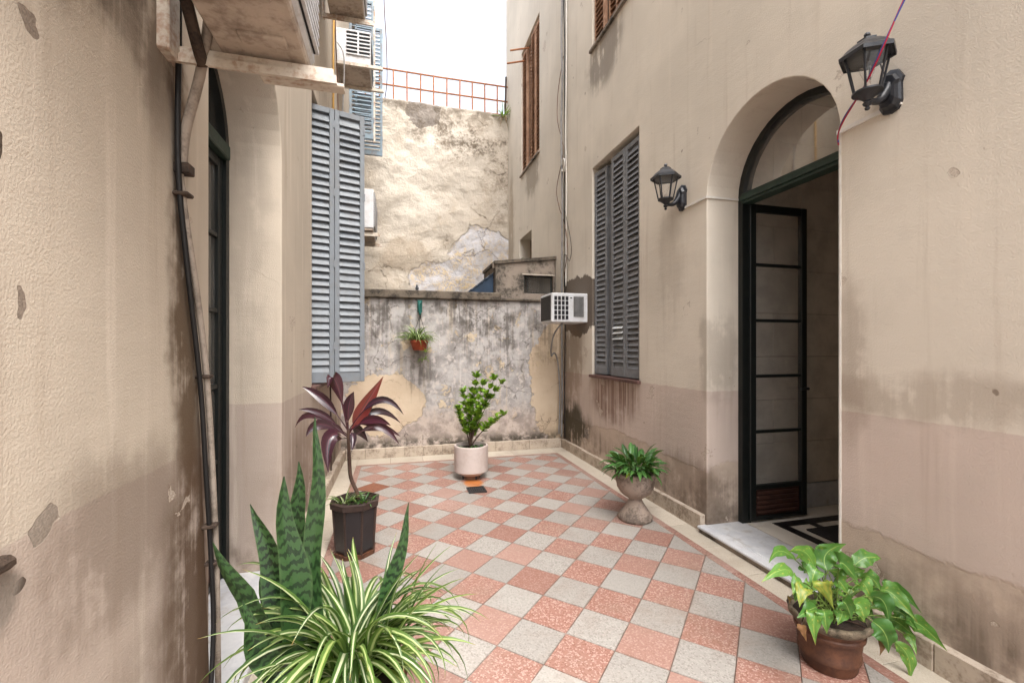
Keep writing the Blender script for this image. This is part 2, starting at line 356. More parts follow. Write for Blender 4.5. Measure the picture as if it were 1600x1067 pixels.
# terrazzo tiles
TS = 0.25; Q = TS / math.sqrt(2); LX, LY = 0.46316, 2.06438      # tile size and the origin of the diamond lattice
def terrazzo(name, base, light, dark, chip=170, edge=True):
    t = NT(name); p = t.pos
    rv = t.n('ShaderNodeObjectInfo').outputs['Random']
    v = t.voro(p, chip, 'F1', 1); vv = t.sep(v)[0]; de = t.voro(p, chip, 'DISTANCE_TO_EDGE')
    c = t.mix(t.mul(t.step(vv, 0.55, 0.62), t.step(de, 0.03, 0.12)), base, light)
    c = t.mix(t.mul(t.step(t.sep(v)[1], 0.72, 0.76), t.step(de, 0.03, 0.12)), c, dark)
    c = t.mix(t.mul(rv, 0.6), c, tuple(x * 0.74 for x in base[:3]))
    c = t.mix(t.mul(t.step(t.math('FRACT', t.mul(rv, 7.31)), 0.6, 1.0), 0.35), c, light)
    blotch = t.noise(p, 2.2, 5, 0.65); c = t.mix(t.mul(t.step(blotch, 0.48, 0.72), 0.4), c, srgb(128, 108, 94))
    if chip == 120:
        d2 = t.sep(t.mapv(p, (-LX, -LY, 0), (1, 1, 1))); ua = t.mul(t.add(d2[0], d2[1]), 0.70711 / TS); va = t.mul(t.sub(d2[0], d2[1]), 0.70711 / TS)
        def edge_d(q): return t.math('ABSOLUTE', t.sub(t.math('FRACT', t.add(q, 40.5)), 0.5))
        ed = t.math('MINIMUM', edge_d(ua), edge_d(va)); dn = t.noise(p, 9, 4, 0.65)
        c = t.mix(t.mul(t.step(t.sub(ed, t.mul(t.sub(dn, 0.42), 0.11)), 0.022, 0.0), 0.35), c, srgb(100, 84, 74))
    sc_ = t.step(t.noise(t.mapv(p, (5, 2, 0), (1, 1, 1)), 28, 3, 0.7), 0.70, 0.74); c = t.mix(t.mul(sc_, 0.4), c, srgb(86, 72, 64))
    wearm = t.noise(p, 0.7, 3, 0.5); c = t.mix(t.mul(t.step(wearm, 0.45, 0.75), 0.18), c, srgb(200, 190, 180))
    rust = t.step(t.mul(t.blob(t.warp(p, 6, 0.08), (0.78, 4.62, 0), (0.13, 0.22, 1)), 1.0), 0.1, 0.5); c = t.mix(t.mul(rust, 0.8), c, srgb(176, 104, 36))
    ro = t.add(0.34, t.mul(t.noise(p, 5, 4), 0.3))
    t.bsdf(c, ro, 0, 0.4, t.bump(t.noise(p, 260, 3), 0.08, 0.002)); M[name] = t.m
terrazzo('tile_red', srgb(142, 104, 92), srgb(172, 146, 135), srgb(124, 82, 69), 120)
terrazzo('tile_grey', srgb(149, 144, 138), srgb(163, 158, 151), srgb(125, 118, 112), 120)
terrazzo('tile_cream', srgb(186, 176, 160), srgb(196, 188, 174), srgb(170, 156, 140), 230)
simple('grout', srgb(112, 96, 84), 0.95, var=0.3, scale=20)
simple('skirting_stone', srgb(180, 166, 150), 0.7, var=0.2, scale=7, bump=0.25, dirt=srgb(104, 84, 66), dirtamt=0.6)
def marble():
    t = NT('marble'); p = t.pos
    v = t.noise(t.warp(p, 3, 0.5), 4, 8, 0.7); c = t.mix(t.step(v, 0.42, 0.62), srgb(196, 196, 197), srgb(178, 179, 183))
    c = t.mix(t.mul(t.step(t.noise(p, 9, 5), 0.55, 0.7), 0.5), c, srgb(150, 140, 128))
    t.bsdf(c, 0.42, 0, 0.4, t.bump(t.noise(p, 60, 3), 0.1, 0.003)); M['marble'] = t.m
marble()
simple('travertine', srgb(208, 199, 186), 0.55, var=0.25, scale=5, bump=0.1)
simple('dark_joint', srgb(62, 52, 44), 0.9)
simple('hall_tile', srgb(206, 198, 186), 0.4, var=0.2, scale=5, bump=0.05)
simple('black_tile', srgb(34, 32, 32), 0.35, var=0.2, scale=5, bump=0.05)
simple('mat_rubber', srgb(44, 42, 42), 0.9, var=0.4, scale=80, bump=0.6)
simple('plain_plaster', srgb(206, 200, 190), 0.9, var=0.2, scale=2)
simple('dark_room', srgb(60, 54, 48), 0.9)  # dark colour stands in for the shade of unlit interiors
simple('iron_green', srgb(18, 23, 22), 0.42, var=0.35, scale=9, bump=0.15, spec=0.5)
simple('green_paint', srgb(42, 60, 52), 0.5, var=0.35, scale=9, bump=0.15, spec=0.4)
simple('iron_black', srgb(36, 38, 44), 0.38, var=0.4, scale=14, bump=0.3, spec=0.5)
simple('rust_panel', srgb(74, 48, 40), 0.6, var=0.35, scale=12, bump=0.2)
simple('shutter_grey', srgb(116, 118, 121), 0.5, var=0.14, scale=8, bump=0.12, dirt=srgb(92, 88, 84), dirtamt=0.4)
simple('shutter_blue', srgb(116, 122, 128), 0.48, var=0.12, scale=8, bump=0.1, dirt=srgb(120, 118, 116), dirtamt=0.35)
simple('shutter_pale', srgb(196, 200, 200), 0.5, var=0.1, scale=8)
simple('shutter_sky', srgb(120, 137, 148), 0.55, var=0.2, scale=6, dirt=srgb(120, 96, 76), dirtamt=0.55)
simple('shutter_rust', srgb(172, 136, 110), 0.75, var=0.35, scale=7, bump=0.3, dirt=srgb(136, 96, 72), dirtamt=0.6)
simple('wood_red', srgb(98, 72, 66), 0.7, var=0.4, scale=9, bump=0.3)
simple('wood_brown', srgb(120, 88, 68), 0.75, var=0.4, scale=9, bump=0.3)
simple('white_metal', srgb(206, 207, 209), 0.45, var=0.1, scale=8, bump=0.08, dirt=srgb(160, 150, 140), dirtamt=0.35)
simple('old_white', srgb(200, 190, 176), 0.6, var=0.2, scale=7, bump=0.25, dirt=srgb(138, 98, 70), dirtamt=0.65)
simple('tray_metal', srgb(186, 172, 158), 0.6, var=0.25, scale=5, bump=0.5, dirt=srgb(96, 76, 62), dirtamt=0.5)
simple('coil_dark', srgb(58, 56, 54), 0.7, var=0.3, scale=40, bump=0.6)
simple('slot_dark', srgb(34, 34, 38), 0.7)
simple('galvanised', srgb(150, 152, 154), 0.5, 0.4, var=0.3, scale=9, bump=0.15, dirt=srgb(110, 84, 66), dirtamt=0.4)
simple('pipe_grey', srgb(150, 138, 126), 0.75, var=0.25, scale=16, bump=0.25, dirt=srgb(92, 78, 68), dirtamt=0.5)
simple('pipe_dark', srgb(70, 56, 46), 0.8, var=0.5, scale=16, bump=0.7, dirt=srgb(34, 28, 26), dirtamt=0.7)
simple('cable_black', srgb(28, 26, 26), 0.55, var=0.3)
simple('cable_grey', srgb(140, 138, 136), 0.6, var=0.3, scale=12)
simple('cable_white', srgb(214, 210, 202), 0.55, var=0.15, scale=12)
simple('cable_yellow', srgb(184, 142, 70), 0.55, var=0.2)
simple('cable_brown', srgb(108, 78, 62), 0.6, var=0.3)
simple('cable_red', srgb(170, 34, 60), 0.5)
simple('cable_blue', srgb(52, 72, 140), 0.5)
simple('rusty_iron', srgb(170, 112, 76), 0.85, var=0.3, scale=14, bump=0.4, dirt=srgb(120, 78, 54), dirtamt=0.6)
simple('white_pot_paint', srgb(190, 177, 171), 0.6, var=0.12, scale=6, bump=0.15, dirt=srgb(176, 156, 144), dirtamt=0.4)
simple('cast_stone', srgb(152, 136, 124), 0.85, var=0.35, scale=9, bump=0.5, dirt=srgb(84, 74, 66), dirtamt=0.75)
simple('terracotta', srgb(92, 58, 40), 0.6, var=0.4, scale=8, bump=0.35, dirt=srgb(64, 40, 30), dirtamt=0.7)
simple('terracotta_red', srgb(160, 74, 48), 0.65, var=0.25, scale=9, bump=0.2)
simple('glazed_dark', srgb(36, 32, 34), 0.4, var=0.3, scale=7, bump=0.15, spec=0.5)
simple('glazed_rim', srgb(60, 47, 42), 0.5, var=0.4, scale=12, bump=0.25)
simple('mossy_stone', srgb(104, 92, 76), 0.9, var=0.5, scale=22, bump=0.8, dirt=srgb(56, 50, 38), dirtamt=0.8)
simple('soil', srgb(48, 36, 28), 0.95, var=0.5, scale=30, bump=1.0)
simple('green_plastic', srgb(30, 92, 84), 0.5)
simple('bark', srgb(78, 58, 48), 0.85, var=0.4, scale=30, bump=0.6)
simple('blue_sheet', srgb(36, 56, 78), 0.5, var=0.3, scale=4)
simple('drain_iron', srgb(44, 42, 42), 0.55, var=0.4, scale=30, bump=0.4)
simple('trap_iron', srgb(128, 82, 62), 0.7, var=0.35, scale=40, bump=0.6)
simple('ground_concrete', srgb(150, 142, 132), 0.95, var=0.3, scale=1.5)
def glass(name, tint=0.96, refl=1.6, dust=0.06):
    t = NT(name)
    tr = t.n('ShaderNodeBsdfTransparent'); tr.inputs[0].default_value = (tint, tint, tint, 1)
    gl = t.n('ShaderNodeBsdfGlossy'); gl.inputs['Roughness'].default_value = 0.03
    fc = t.n('ShaderNodeLayerWeight'); fc.inputs[0].default_value = 0.5
    r0 = ((refl - 1) / (refl + 1)) ** 2
    fv = t.add(r0, t.mul(t.math('POWER', fc.outputs['Facing'], 5.0), 1 - r0))
    mx = t.n('ShaderNodeMixShader'); t.put(mx.inputs[0], fv); t.t.links.new(tr.outputs[0], mx.inputs[1]); t.t.links.new(gl.outputs[0], mx.inputs[2])
    df = t.n('ShaderNodeBsdfDiffuse'); df.inputs[0].default_value = (0.6, 0.56, 0.5, 1)
    m2 = t.n('ShaderNodeMixShader'); t.put(m2.inputs[0], t.mul(t.noise(t.pos, 3, 5), dust * 2)); t.t.links.new(mx.outputs[0], m2.inputs[1]); t.t.links.new(df.outputs[0], m2.inputs[2])
    t.t.links.new(m2.outputs[0], t.out.inputs[0]); M[name] = t.m
glass('glass', 0.95, 1.75, 0.05); glass('fanlight_glass', 0.9, 5.5, 0.12); glass('lamp_glass', 0.98, 1.4, 0.03)
def leafmat(name, fn, rough=0.42, trans=0.28):
    t = NT(name); uv = t.n('ShaderNodeUVMap').outputs[0]; s = t.sep(uv)
    rv = t.n('ShaderNodeObjectInfo').outputs['Random']
    c = fn(t, s[0], s[1], rv, uv)
    b = t.bsdf(c, rough, 0, 0.45, None, False)
    tl = t.n('ShaderNodeBsdfTranslucent'); t.put(tl.inputs[0], t.mix(0.5, c, srgb(150, 190, 60)))
    mx = t.n('ShaderNodeMixShader'); mx.inputs[0].default_value = trans
    t.t.links.new(b, mx.inputs[1]); t.t.links.new(tl.outputs[0], mx.inputs[2]); t.t.links.new(mx.outputs[0], t.out.inputs[0]); M[name] = t.m
def f_spider(t, u, v, rv, uv):
    d = t.math('ABSOLUTE', t.sub(u, 0.5))
    g = t.mix(rv, srgb(52, 80, 40), srgb(86, 112, 50)); wht = t.mix(rv, srgb(196, 200, 168), srgb(160, 174, 104))
    n = t.noise(t.mapv(uv, scale=(9, 0.6, 1)), 2, 3)
    c = t.mix(t.step(t.add(d, t.mul(t.sub(n, 0.5), 0.16)), 0.12, 0.20), wht, g)
    return t.mix(t.step(v, 0.94, 1.0), c, srgb(150, 120, 70))
def f_snake(t, u, v, rv, uv):
    n = t.noise(t.mapv(uv, scale=(3.0, 9, 1)), 1.0, 4, 0.6); n2 = t.noise(t.mapv(uv, (7, 3, 0), (1.2, 5, 1)), 1.4, 3)
    wv_ = t.math('SINE', t.add(t.mul(v, 125), t.mul(n, 19)))
    c = t.mix(t.step(t.add(wv_, t.mul(t.sub(n2, 0.5), 2.4)), 0.0, 0.45), srgb(50, 78, 42), srgb(17, 33, 19))
    d = t.math('ABSOLUTE', t.sub(u, 0.5)); c = t.mix(t.mul(t.step(d, 0.40, 0.5), 0.5), c, srgb(78, 100, 58))
    return t.mix(t.mul(rv, 0.4), c, srgb(30, 54, 26))
def f_cordy(t, u, v, rv, uv):
    d = t.math('ABSOLUTE', t.sub(u, 0.5))
    c = t.mix(rv, srgb(48, 30, 42), srgb(72, 32, 42)); c = t.mix(t.step(t.noise(t.mapv(uv, scale=(12, 1, 1)), 2, 3), 0.45, 0.65), c, srgb(40, 28, 40))
    return t.mix(t.step(d, 0.03, 0.015), c, srgb(96, 46, 58))
def f_cordy_red(t, u, v, rv, uv):
    d = t.math('ABSOLUTE', t.sub(u, 0.5)); c = t.mix(t.step(t.noise(t.mapv(uv, scale=(12, 1, 1)), 2, 3), 0.4, 0.65), srgb(116, 30, 36), srgb(78, 26, 34)); return t.mix(t.step(d, 0.03, 0.015), c, srgb(138, 58, 62))
def f_lily(t, u, v, rv, uv):
    d = t.math('ABSOLUTE', t.sub(u, 0.5))
    c = t.mix(rv, srgb(60, 106, 46), srgb(98, 142, 62))
    w_ = t.n('ShaderNodeTexWave'); t.put(w_.inputs[0], t.mapv(t.n('ShaderNodeCombineXYZ').outputs[0])) if False else None
    vein = t.math('SINE', t.mul(t.sub(v, t.mul(d, 0.55)), 75)); c = t.mix(t.mul(t.step(vein, 0.5, 1.0), 0.3), c, srgb(60, 104, 44))
    c = t.mix(t.mul(t.step(t.noise(t.mapv(uv, scale=(3, 3, 1)), 2, 4), 0.56, 0.66), t.mul(rv, 0.9)), c, srgb(176, 172, 78))
    c = t.mix(t.step(d, 0.025, 0.01), c, srgb(150, 178, 96))
    return t.mix(t.mul(t.step(v, 0.93, 1.0), t.step(rv, 0.3, 0.7)), c, srgb(128, 96, 50))
def f_urn(t, u, v, rv, uv):
    d = t.math('ABSOLUTE', t.sub(u, 0.5)); c = t.mix(rv, srgb(34, 70, 34), srgb(72, 114, 56)); return t.mix(t.step(d, 0.04, 0.02), c, srgb(110, 150, 84))
def f_shrub(t, u, v, rv, uv):
    n = t.noise(t.pos, 24, 2); return t.mix(t.step(n, 0.35, 0.65), srgb(70, 112, 34), srgb(140, 172, 52))
def f_yellow(t, u, v, rv, uv):
    return t.mix(t.step(t.noise(t.mapv(uv, scale=(3, 3, 1)), 2, 4), 0.4, 0.6), srgb(148, 148, 60), srgb(108, 132, 52))
def f_dry(t, u, v, rv, uv): return t.mix(rv, srgb(128, 88, 56), srgb(96, 62, 44))
leafmat('spider_leaf', f_spider); leafmat('snake_leaf', f_snake, 0.35, 0.06); leafmat('cordy_leaf', f_cordy, 0.24, 0.08)
leafmat('cordy_red', f_cordy_red, 0.4, 0.2); leafmat('lily_leaf', f_lily, 0.35); leafmat('urn_leaf', f_urn, 0.35, 0.2); leafmat('shrub_leaf', f_shrub, 0.35, 0.3); leafmat('yellow_leaf', f_yellow); leafmat('dry_leaf', f_dry, 0.8)
simple('stem_green', srgb(96, 118, 52), 0.6, var=0.3, scale=30)
simple('stem_purple', srgb(84, 44, 52), 0.5, var=0.3, scale=30)

# ------------------------------------------------------------------ ground and floor
g = MB().add([(-400, -400, -0.06), (400, -400, -0.06), (400, 900, -0.06), (-400, 900, -0.06)], [(0, 1, 2, 3)]).build('ground', M['ground_concrete'])
struct(g, 'plain concrete ground around and behind the courtyard')
floor = MB().box(-0.70, 2.33, -2.5, 6.0, -0.055, -0.006).build('courtyard_floor', M['grout'])
struct(floor, 'courtyard floor of salmon and grey diamond terrazzo tiles with a cream border')
FX0, FX1, FY1, FY0 = LX - 5 * Q, LX + 9 * Q, LY + 20 * Q, -0.9
def clip(poly, ax, v, keep_less):
    out = []
    for i in range(len(poly)):
        a, b = poly[i], poly[(i + 1) % len(poly)]
        ia = (a[ax] <= v + 1e-9) if keep_less else (a[ax] >= v - 1e-9); ib = (b[ax] <= v + 1e-9) if keep_less else (b[ax] >= v - 1e-9)
        if ia: out.append(a)
        if ia != ib:
            t = (v - a[ax]) / (b[ax] - a[ax]); out.append((a[0] + (b[0] - a[0]) * t, a[1] + (b[1] - a[1]) * t))
    return out
_cache = {}
def slab(name, poly, z, mat, parent, h=0.012):
    """thin tile with a small chamfer; alike tiles share their mesh"""
    cx = sum(p[0] for p in poly) / len(poly); cy = sum(p[1] for p in poly) / len(poly)
    key = (name, mat.name, tuple((round(p[0] - cx, 3), round(p[1] - cy, 3)) for p in poly))
    if key not in _cache:
        n = len(poly); gap = 0.0016; ch = 0.0012
        def inset(d):
            out = []
            for p in poly:
                v = Vector((p[0] - cx, p[1] - cy)); l = v.length; out.append(v * (1 - d * 1.3 / max(l, 1e-4)))
            return out
        a, b = inset(gap), inset(gap + ch)
        vs = [(p.x, p.y, -h) for p in a] + [(p.x, p.y, -ch) for p in a] + [(p.x, p.y, 0) for p in b]
        fs = [tuple(2 * n + i for i in range(n))]
        for i in range(n):
            j = (i + 1) % n; fs += [(i, j, n + j, n + i), (n + i, n + j, 2 * n + j, 2 * n + i)]
        me = bpy.data.meshes.new(name); me.from_pydata(vs, [], fs); me.materials.append(mat); _cache[key] = me
    o = bpy.data.objects.new(name, _cache[key]); o.location = (cx, cy, z); return link(o, parent)
TRAP = (5, -10)
for i in range(-22, 24):
    for j in range(-24, 24):
        cx = LX + (i + j + 1) * Q; cy = LY + (i - j) * Q
        if cx < FX0 - Q + 1e-3 or cx > FX1 + Q - 1e-3 or cy > FY1 + Q - 1e-3 or cy < FY0 - Q + 1e-3: continue
        pl = [(cx - Q, cy), (cx, cy - Q), (cx + Q, cy), (cx, cy + Q)]
        for ax, v, kl in ((0, FX1, True), (0, FX0, False), (1, FY1, True), (1, FY0, False)): pl = clip(pl, ax, v, kl)
        if len(pl) < 3: continue
        pl = [p for k, p in enumerate(pl) if (Vector(p) - Vector(pl[k - 1])).length > 1e-4]
        if len(pl) < 3: continue
        mt = M['trap_iron'] if (i, j) == TRAP else M['tile_red'] if (i + j) % 2 else M['tile_grey']
        if (i, j) == TRAP:
            o = slab('inspection_cover', pl, 0.001, mt, floor); o['label'] = 'brown metal cover set in place of one tile'; continue
        slab('tile', pl, rnd.uniform(-0.0006, 0.0006), mt, floor)
def rect(x0, x1, y0, y1): return [(x0, y0), (x1, y0), (x1, y1), (x0, y1)]
BW = 0.062
y = FY0
while y < FY1 - 0.01:                                   # red border band, then cream border tiles
    y1 = min(y + 0.25, FY1)
    slab('border_band_tile', rect(FX1, FX1 + BW, y, y1), 0, M['tile_red'], floor); slab('border_band_tile', rect(FX0 - BW, FX0, y, y1), 0, M['tile_red'], floor); y = y1
x = FX0 - BW
while x < FX1 + BW - 0.01:
    x1 = min(x + 0.25, FX1 + BW); slab('border_band_tile', rect(x, x1, FY1, FY1 + BW), 0, M['tile_red'], floor); x = x1
y = FY0
while y < 5.95:
    y1 = min(y + 0.40, 5.95)
    slab('border_tile', rect(FX1 + BW, 2.30, y, y1), 0, M['tile_cream'], floor); slab('border_tile', rect(-0.66, FX0 - BW, y, y1), 0, M['tile_cream'], floor); y = y1
x = FX0 - BW
while x < FX1 + BW - 0.01:
    x1 = min(x + 0.40, FX1 + BW); slab('border_tile', rect(x, x1, FY1 + BW, 5.95), 0, M['tile_cream'], floor); x = x1

# ------------------------------------------------------------------ shutters
def shutter(parent, w_, h, p, ang, mat, n, slat_mat=None, joined=False, odd=(), tilt=64, rail=0.09):
    """louvred leaf: hinge edge at p, running along ang; outer face is to the right of the run"""
    st, th = 0.042, 0.044
    mb = MB()
    mb.box(0, st, -th / 2, th / 2, 0, h, bev=0.003); mb.box(w_ - st, w_, -th / 2, th / 2, 0, h, bev=0.003)
    mb.box(st - 0.001, w_ - st + 0.001, -th / 2 + 0.002, th / 2 - 0.002, 0, rail, bev=0.003); mb.box(st - 0.001, w_ - st + 0.001, -th / 2 + 0.002, th / 2 - 0.002, h - 0.05, h, bev=0.003)
    for hz in (0.12, 0.42, 0.68, 0.93): mb.box(w_ - 0.010, w_ + 0.004, -th / 2 - 0.006, -th / 2 + 0.004, h * hz, h * hz + 0.07)
    o = mb.build('shutter', mat, parent, loc=p); o.rotation_euler = (0, 0, ang)
    z0, z1 = rail + 0.012, h - 0.055
    pit = (z1 - z0) / n; hwS = pit * 0.74
    me = None; allm = MB(); rt = Matrix.Rotation(R(tilt), 4, 'X')
    for k in range(n):
        z = z0 + (k + 0.5) * pit
        sl = MB().box(st, w_ - st, -hwS, hwS, -0.004, 0.004, rt, bev=0.002) if (me is None or joined) else None
        if joined:
            allm.add([v + Vector((0, 0, z)) for v in sl.v], sl.f); continue
        if me is None:
            so_ = sl.build('slat', slat_mat or mat, o); me = so_.data
        else:
            so_ = link(bpy.data.objects.new('slat', me), o)
        so_.location = (0, rnd.uniform(-0.001, 0.001), z); so_.rotation_euler = (R(rnd.gauss(0, 3.5)), R(rnd.gauss(0, 0.35)), 0)
        if k in odd:
            so_.data = me.copy(); so_.data.materials[0] = M['shutter_pale']; so_.rotation_euler = (R(-26), R(rnd.uniform(-1, 1)), 0)
    if joined:
        so_ = allm.build('slats', slat_mat or mat, o); so_['kind'] = 'stuff'
    return o

# ------------------------------------------------------------------ building on the door side (right)
RX, RD = 2.33, 0.32
rb = empty('apartment_building', (RX, 3.4, 0), 'cream stuccoed building with arched open doorway, grey shutters and two lanterns', 'building')
def tr(a, b, c): return (RX + RD / 2 + c, a - 3.4 + 3.4, b)
D0, D1, DS = 1.864, 2.93, 2.60
W1 = (3.92, 5.01, 1.10, 3.64); W2 = (7.10, 8.22, 4.76, 7.12); W3 = (3.92, 5.01, 5.10, 7.45); NI = (7.55, 8.35, 2.60, 3.55)
def rc(wd): return [(wd[0], wd[2]), (wd[0], wd[3]), (wd[1], wd[3]), (wd[1], wd[2])]
outer = [(-0.9, -0.05), (-0.9, 9.4)] + [(9.45, 9.4), (9.45, -0.05)] + [(D1, -0.05)] + arch(D0, D1, DS)[1:-1][::-1] + [(D0, -0.05)]
def child(o, par):                     # keep world place under a parent that only sits at its base
    o.parent = par; o.matrix_parent_inverse = Matrix.Translation(-Vector(par.location)); return o
def kids(par):                         # parts built in world coordinates
    class K:
        def __call__(s, o): return child(o, par)
    return K()
kr = kids(rb)
kr(filled('wall', outer, [rc(W1), rc(W2), rc(W3), rc(NI)], RD, tr, M['stucco_right']))
# the body of the house behind the wall: rooms stay dark
sh = MB(); sh.box(2.651, 6.6, -0.9, 1.55, -0.05, 9.39); sh.box(3.05, 6.6, 3.30, 9.44, -0.05, 9.39); sh.box(2.651, 6.6, 1.55, 3.30, 3.75, 9.39); sh.box(6.2, 6.6, 1.551, 3.299, -0.05, 3.749)
kr(sh.build('house_body', M['plain_plaster']))
for wd in (W1, W2, W3, NI):
    fr = MB(); d = 2.56
    for a in (wd[0], (wd[0] + wd[1]) / 2 - 0.03, wd[1] - 0.06): fr.box(d, d + 0.05, a, a + 0.06, wd[2], wd[3])
    for b in (wd[2], wd[2] + (wd[3] - wd[2]) * 0.7, wd[3] - 0.06): fr.box(d + 0.004, d + 0.046, wd[0], wd[1], b, b + 0.06)
    f = kr(fr.build('window', M['wood_brown']))
    p = MB().box(d + 0.02, d + 0.026, wd[0], wd[1], wd[2], wd[3]).build('pane', M['glass']); p.parent = f
    kr(MB().box(2.66, 2.70, wd[0] - 0.1, wd[1] + 0.1, wd[2] - 0.1, wd[3] + 0.1).build('dark_backing', M['dark_room']))  # panel added behind the panes; its dark colour is the room's shade
    if wd is not NI:
        kr(MB().box(RX - 0.035, RX + 0.25, wd[0] - 0.03, wd[1] + 0.03, wd[2] - 0.03, wd[2] + 0.004, bev=0.004).build('window_sill', M['wood_red'] if wd is W1 else M['cement']))
# lower window shutters: one closed pair, one folding pair left ajar
def rs(*a, **k): return kr(shutter(None, *a, **k))
hh = W1[3] - W1[2] - 0.03
rs(0.305, hh - 0.05, (RX + 0.045, 4.555, 1.115), R(-90), M['shutter_grey'], 38, odd=(5, 6, 7))
rs(0.305, hh - 0.05, (RX + 0.047, 4.245, 1.115), R(-90), M['shutter_grey'], 38)
rs(0.275, hh - 0.05, (RX + 0.045, 4.995, 1.115), R(-84), M['shutter_grey'], 38)
rs(0.275, hh - 0.05, (RX + 0.085, 4.715, 1.115), R(-24), M['shutter_grey'], 38)
for wd in (W2, W3):
    h2 = wd[3] - wd[2] - 0.04; q = (wd[1] - wd[0]) / 4 - 0.004
    for k in range(4):
        rs(q, h2, (RX + 0.05 + (0.05 if k == 1 else 0), wd[1] - 0.008 - k * (q + 0.004), wd[2] + 0.02), R(-90 + (7 if k == 1 else -3 if k == 2 else 0)), M['shutter_rust'], 34, joined=True, tilt=38)
# two loose laths sticking out above the rusty window
for k, (yy, zz) in enumerate(((8.10, 6.93), (7.86, 7.02))):
    kr(MB().tube([(RX + 0.05, yy, zz), (RX - 0.30, yy + 0.06, zz - 0.07)], 0.016, 6).build('shutter_stay', M['rusty_iron']))
# doorway
FXR = RX + RD
thr = MB().box(2.255, 2.66, D0 - 0.02, D1 + 0.02, 0.0305, 0.052, bev=0.006)
kr(thr.build('threshold', M['marble']))
for xg in (2.318, 2.338): kr(MB().box(xg, xg + 0.010, D0 + 0.002, D1 - 0.002, 0.050, 0.0555, bev=0.002).build('threshold_bead', M['marble']))
kr(MB().box(2.268, 2.64, D0 - 0.015, D1 + 0.015, -0.03, 0.030).build('threshold_riser', M['cement']))
def arch_frame(name, x0, x1, y0, y1, spring, wid, mat, zb):
    o = arch(y0, y1, spring, zb); i = arch(y0 + wid, y1 - wid, spring, zb)
    n = len(o); vs = []
    for X in (x0, x1):
        vs += [(X, *p) for p in o] + [(X, *p) for p in i]
    fs = []
    for k in range(n - 1):
        fs += [(k, k + 1, n + k + 1, n + k), (2 * n + k, 3 * n + k, 3 * n + k + 1, 2 * n + k + 1), (n + k, n + k + 1, 3 * n + k + 1, 3 * n + k), (k, 2 * n + k, 2 * n + k + 1, k + 1)]
    return mesh_obj(name, vs, fs, mat)
df = kr(arch_frame('door_frame', FXR - 0.03, FXR + 0.05, D0 + 0.002, D1 - 0.002, DS, 0.045, M['iron_green'], 0.053))
tb = MB().box(FXR - 0.04, FXR + 0.055, D0 + 0.04, D1 - 0.04, 2.555, 2.635, bev=0.006); tb.box(FXR - 0.055, FXR - 0.03, D0 + 0.04, D1 - 0.04, 2.575, 2.605)
x_ = tb.build('transom', M['green_paint']); x_.parent = df
fp = arch(D0 + 0.04, D1 - 0.04, DS, 2.62)
x_ = mesh_obj('fanlight_pane', [(FXR + 0.01, *p) for p in fp], [tuple(range(len(fp)))], M['fanlight_glass']); x_.parent = df
# open leaf, folded back into the hall
LY0 = 2.885
lf = MB(); lx0, lx1 = FXR + 0.03, FXR + 0.585
lf.box(lx0, lx0 + 0.055, LY0 - 0.02, LY0 + 0.02, 0.07, 2.56, bev=0.003); lf.box(lx1 - 0.055, lx1, LY0 - 0.02, LY0 + 0.02, 0.07, 2.56, bev=0.003)
lf.box(lx0 + 0.054, lx1 - 0.054, LY0 - 0.018, LY0 + 0.018, 2.50, 2.56, bev=0.003); lf.box(lx0 + 0.054, lx1 - 0.054, LY0 - 0.018, LY0 + 0.018, 0.07, 0.10, bev=0.003)
lf.box(lx0 + 0.054, lx1 - 0.054, LY0 - 0.018, LY0 + 0.018, 0.31, 0.345, bev=0.003)
door = kr(lf.build('door', M['iron_green']))
zs = [0.345, 0.765, 1.205, 1.645, 2.085, 2.50]
for k in range(5):
    a, b = zs[k], zs[k + 1]
    if k: 
        x_ = MB().box(lx0 + 0.055, lx1 - 0.055, LY0 - 0.014, LY0 + 0.014, a - 0.012, a + 0.012, bev=0.002).build('glazing_bar', M['iron_green']); x_.parent = door
    x_ = MB().box(lx0 + 0.056, lx1 - 0.056, LY0 - 0.003, LY0 + 0.003, a + 0.013, b - 0.013).build('pane', M['glass']); x_.parent = door
x_ = MB().box(lx0 + 0.056, lx1 - 0.056, LY0 + 0.004, LY0 + 0.012, 0.10, 0.31).build('kick_plate', M['rust_panel']); x_.parent = door
for k in range(5):
    x_ = MB().box(lx0 + 0.075, lx1 - 0.075, LY0 - 0.014, LY0 + 0.004, 0.117 + k * 0.038, 0.117 + k * 0.038 + 0.020, bev=0.004).build('louvre', M['rust_panel']); x_.parent = door
x_ = MB().tube([(lx1 - 0.03, LY0 - 0.06, 1.10), (lx1 - 0.03, LY0 - 0.02, 1.10)], 0.012, 8).tube([(lx1 - 0.03, LY0 - 0.06, 1.10), (lx1 - 0.11, LY0 - 0.06, 1.10)], 0.009, 8).build('handle', M['iron_black']); x_.parent = door
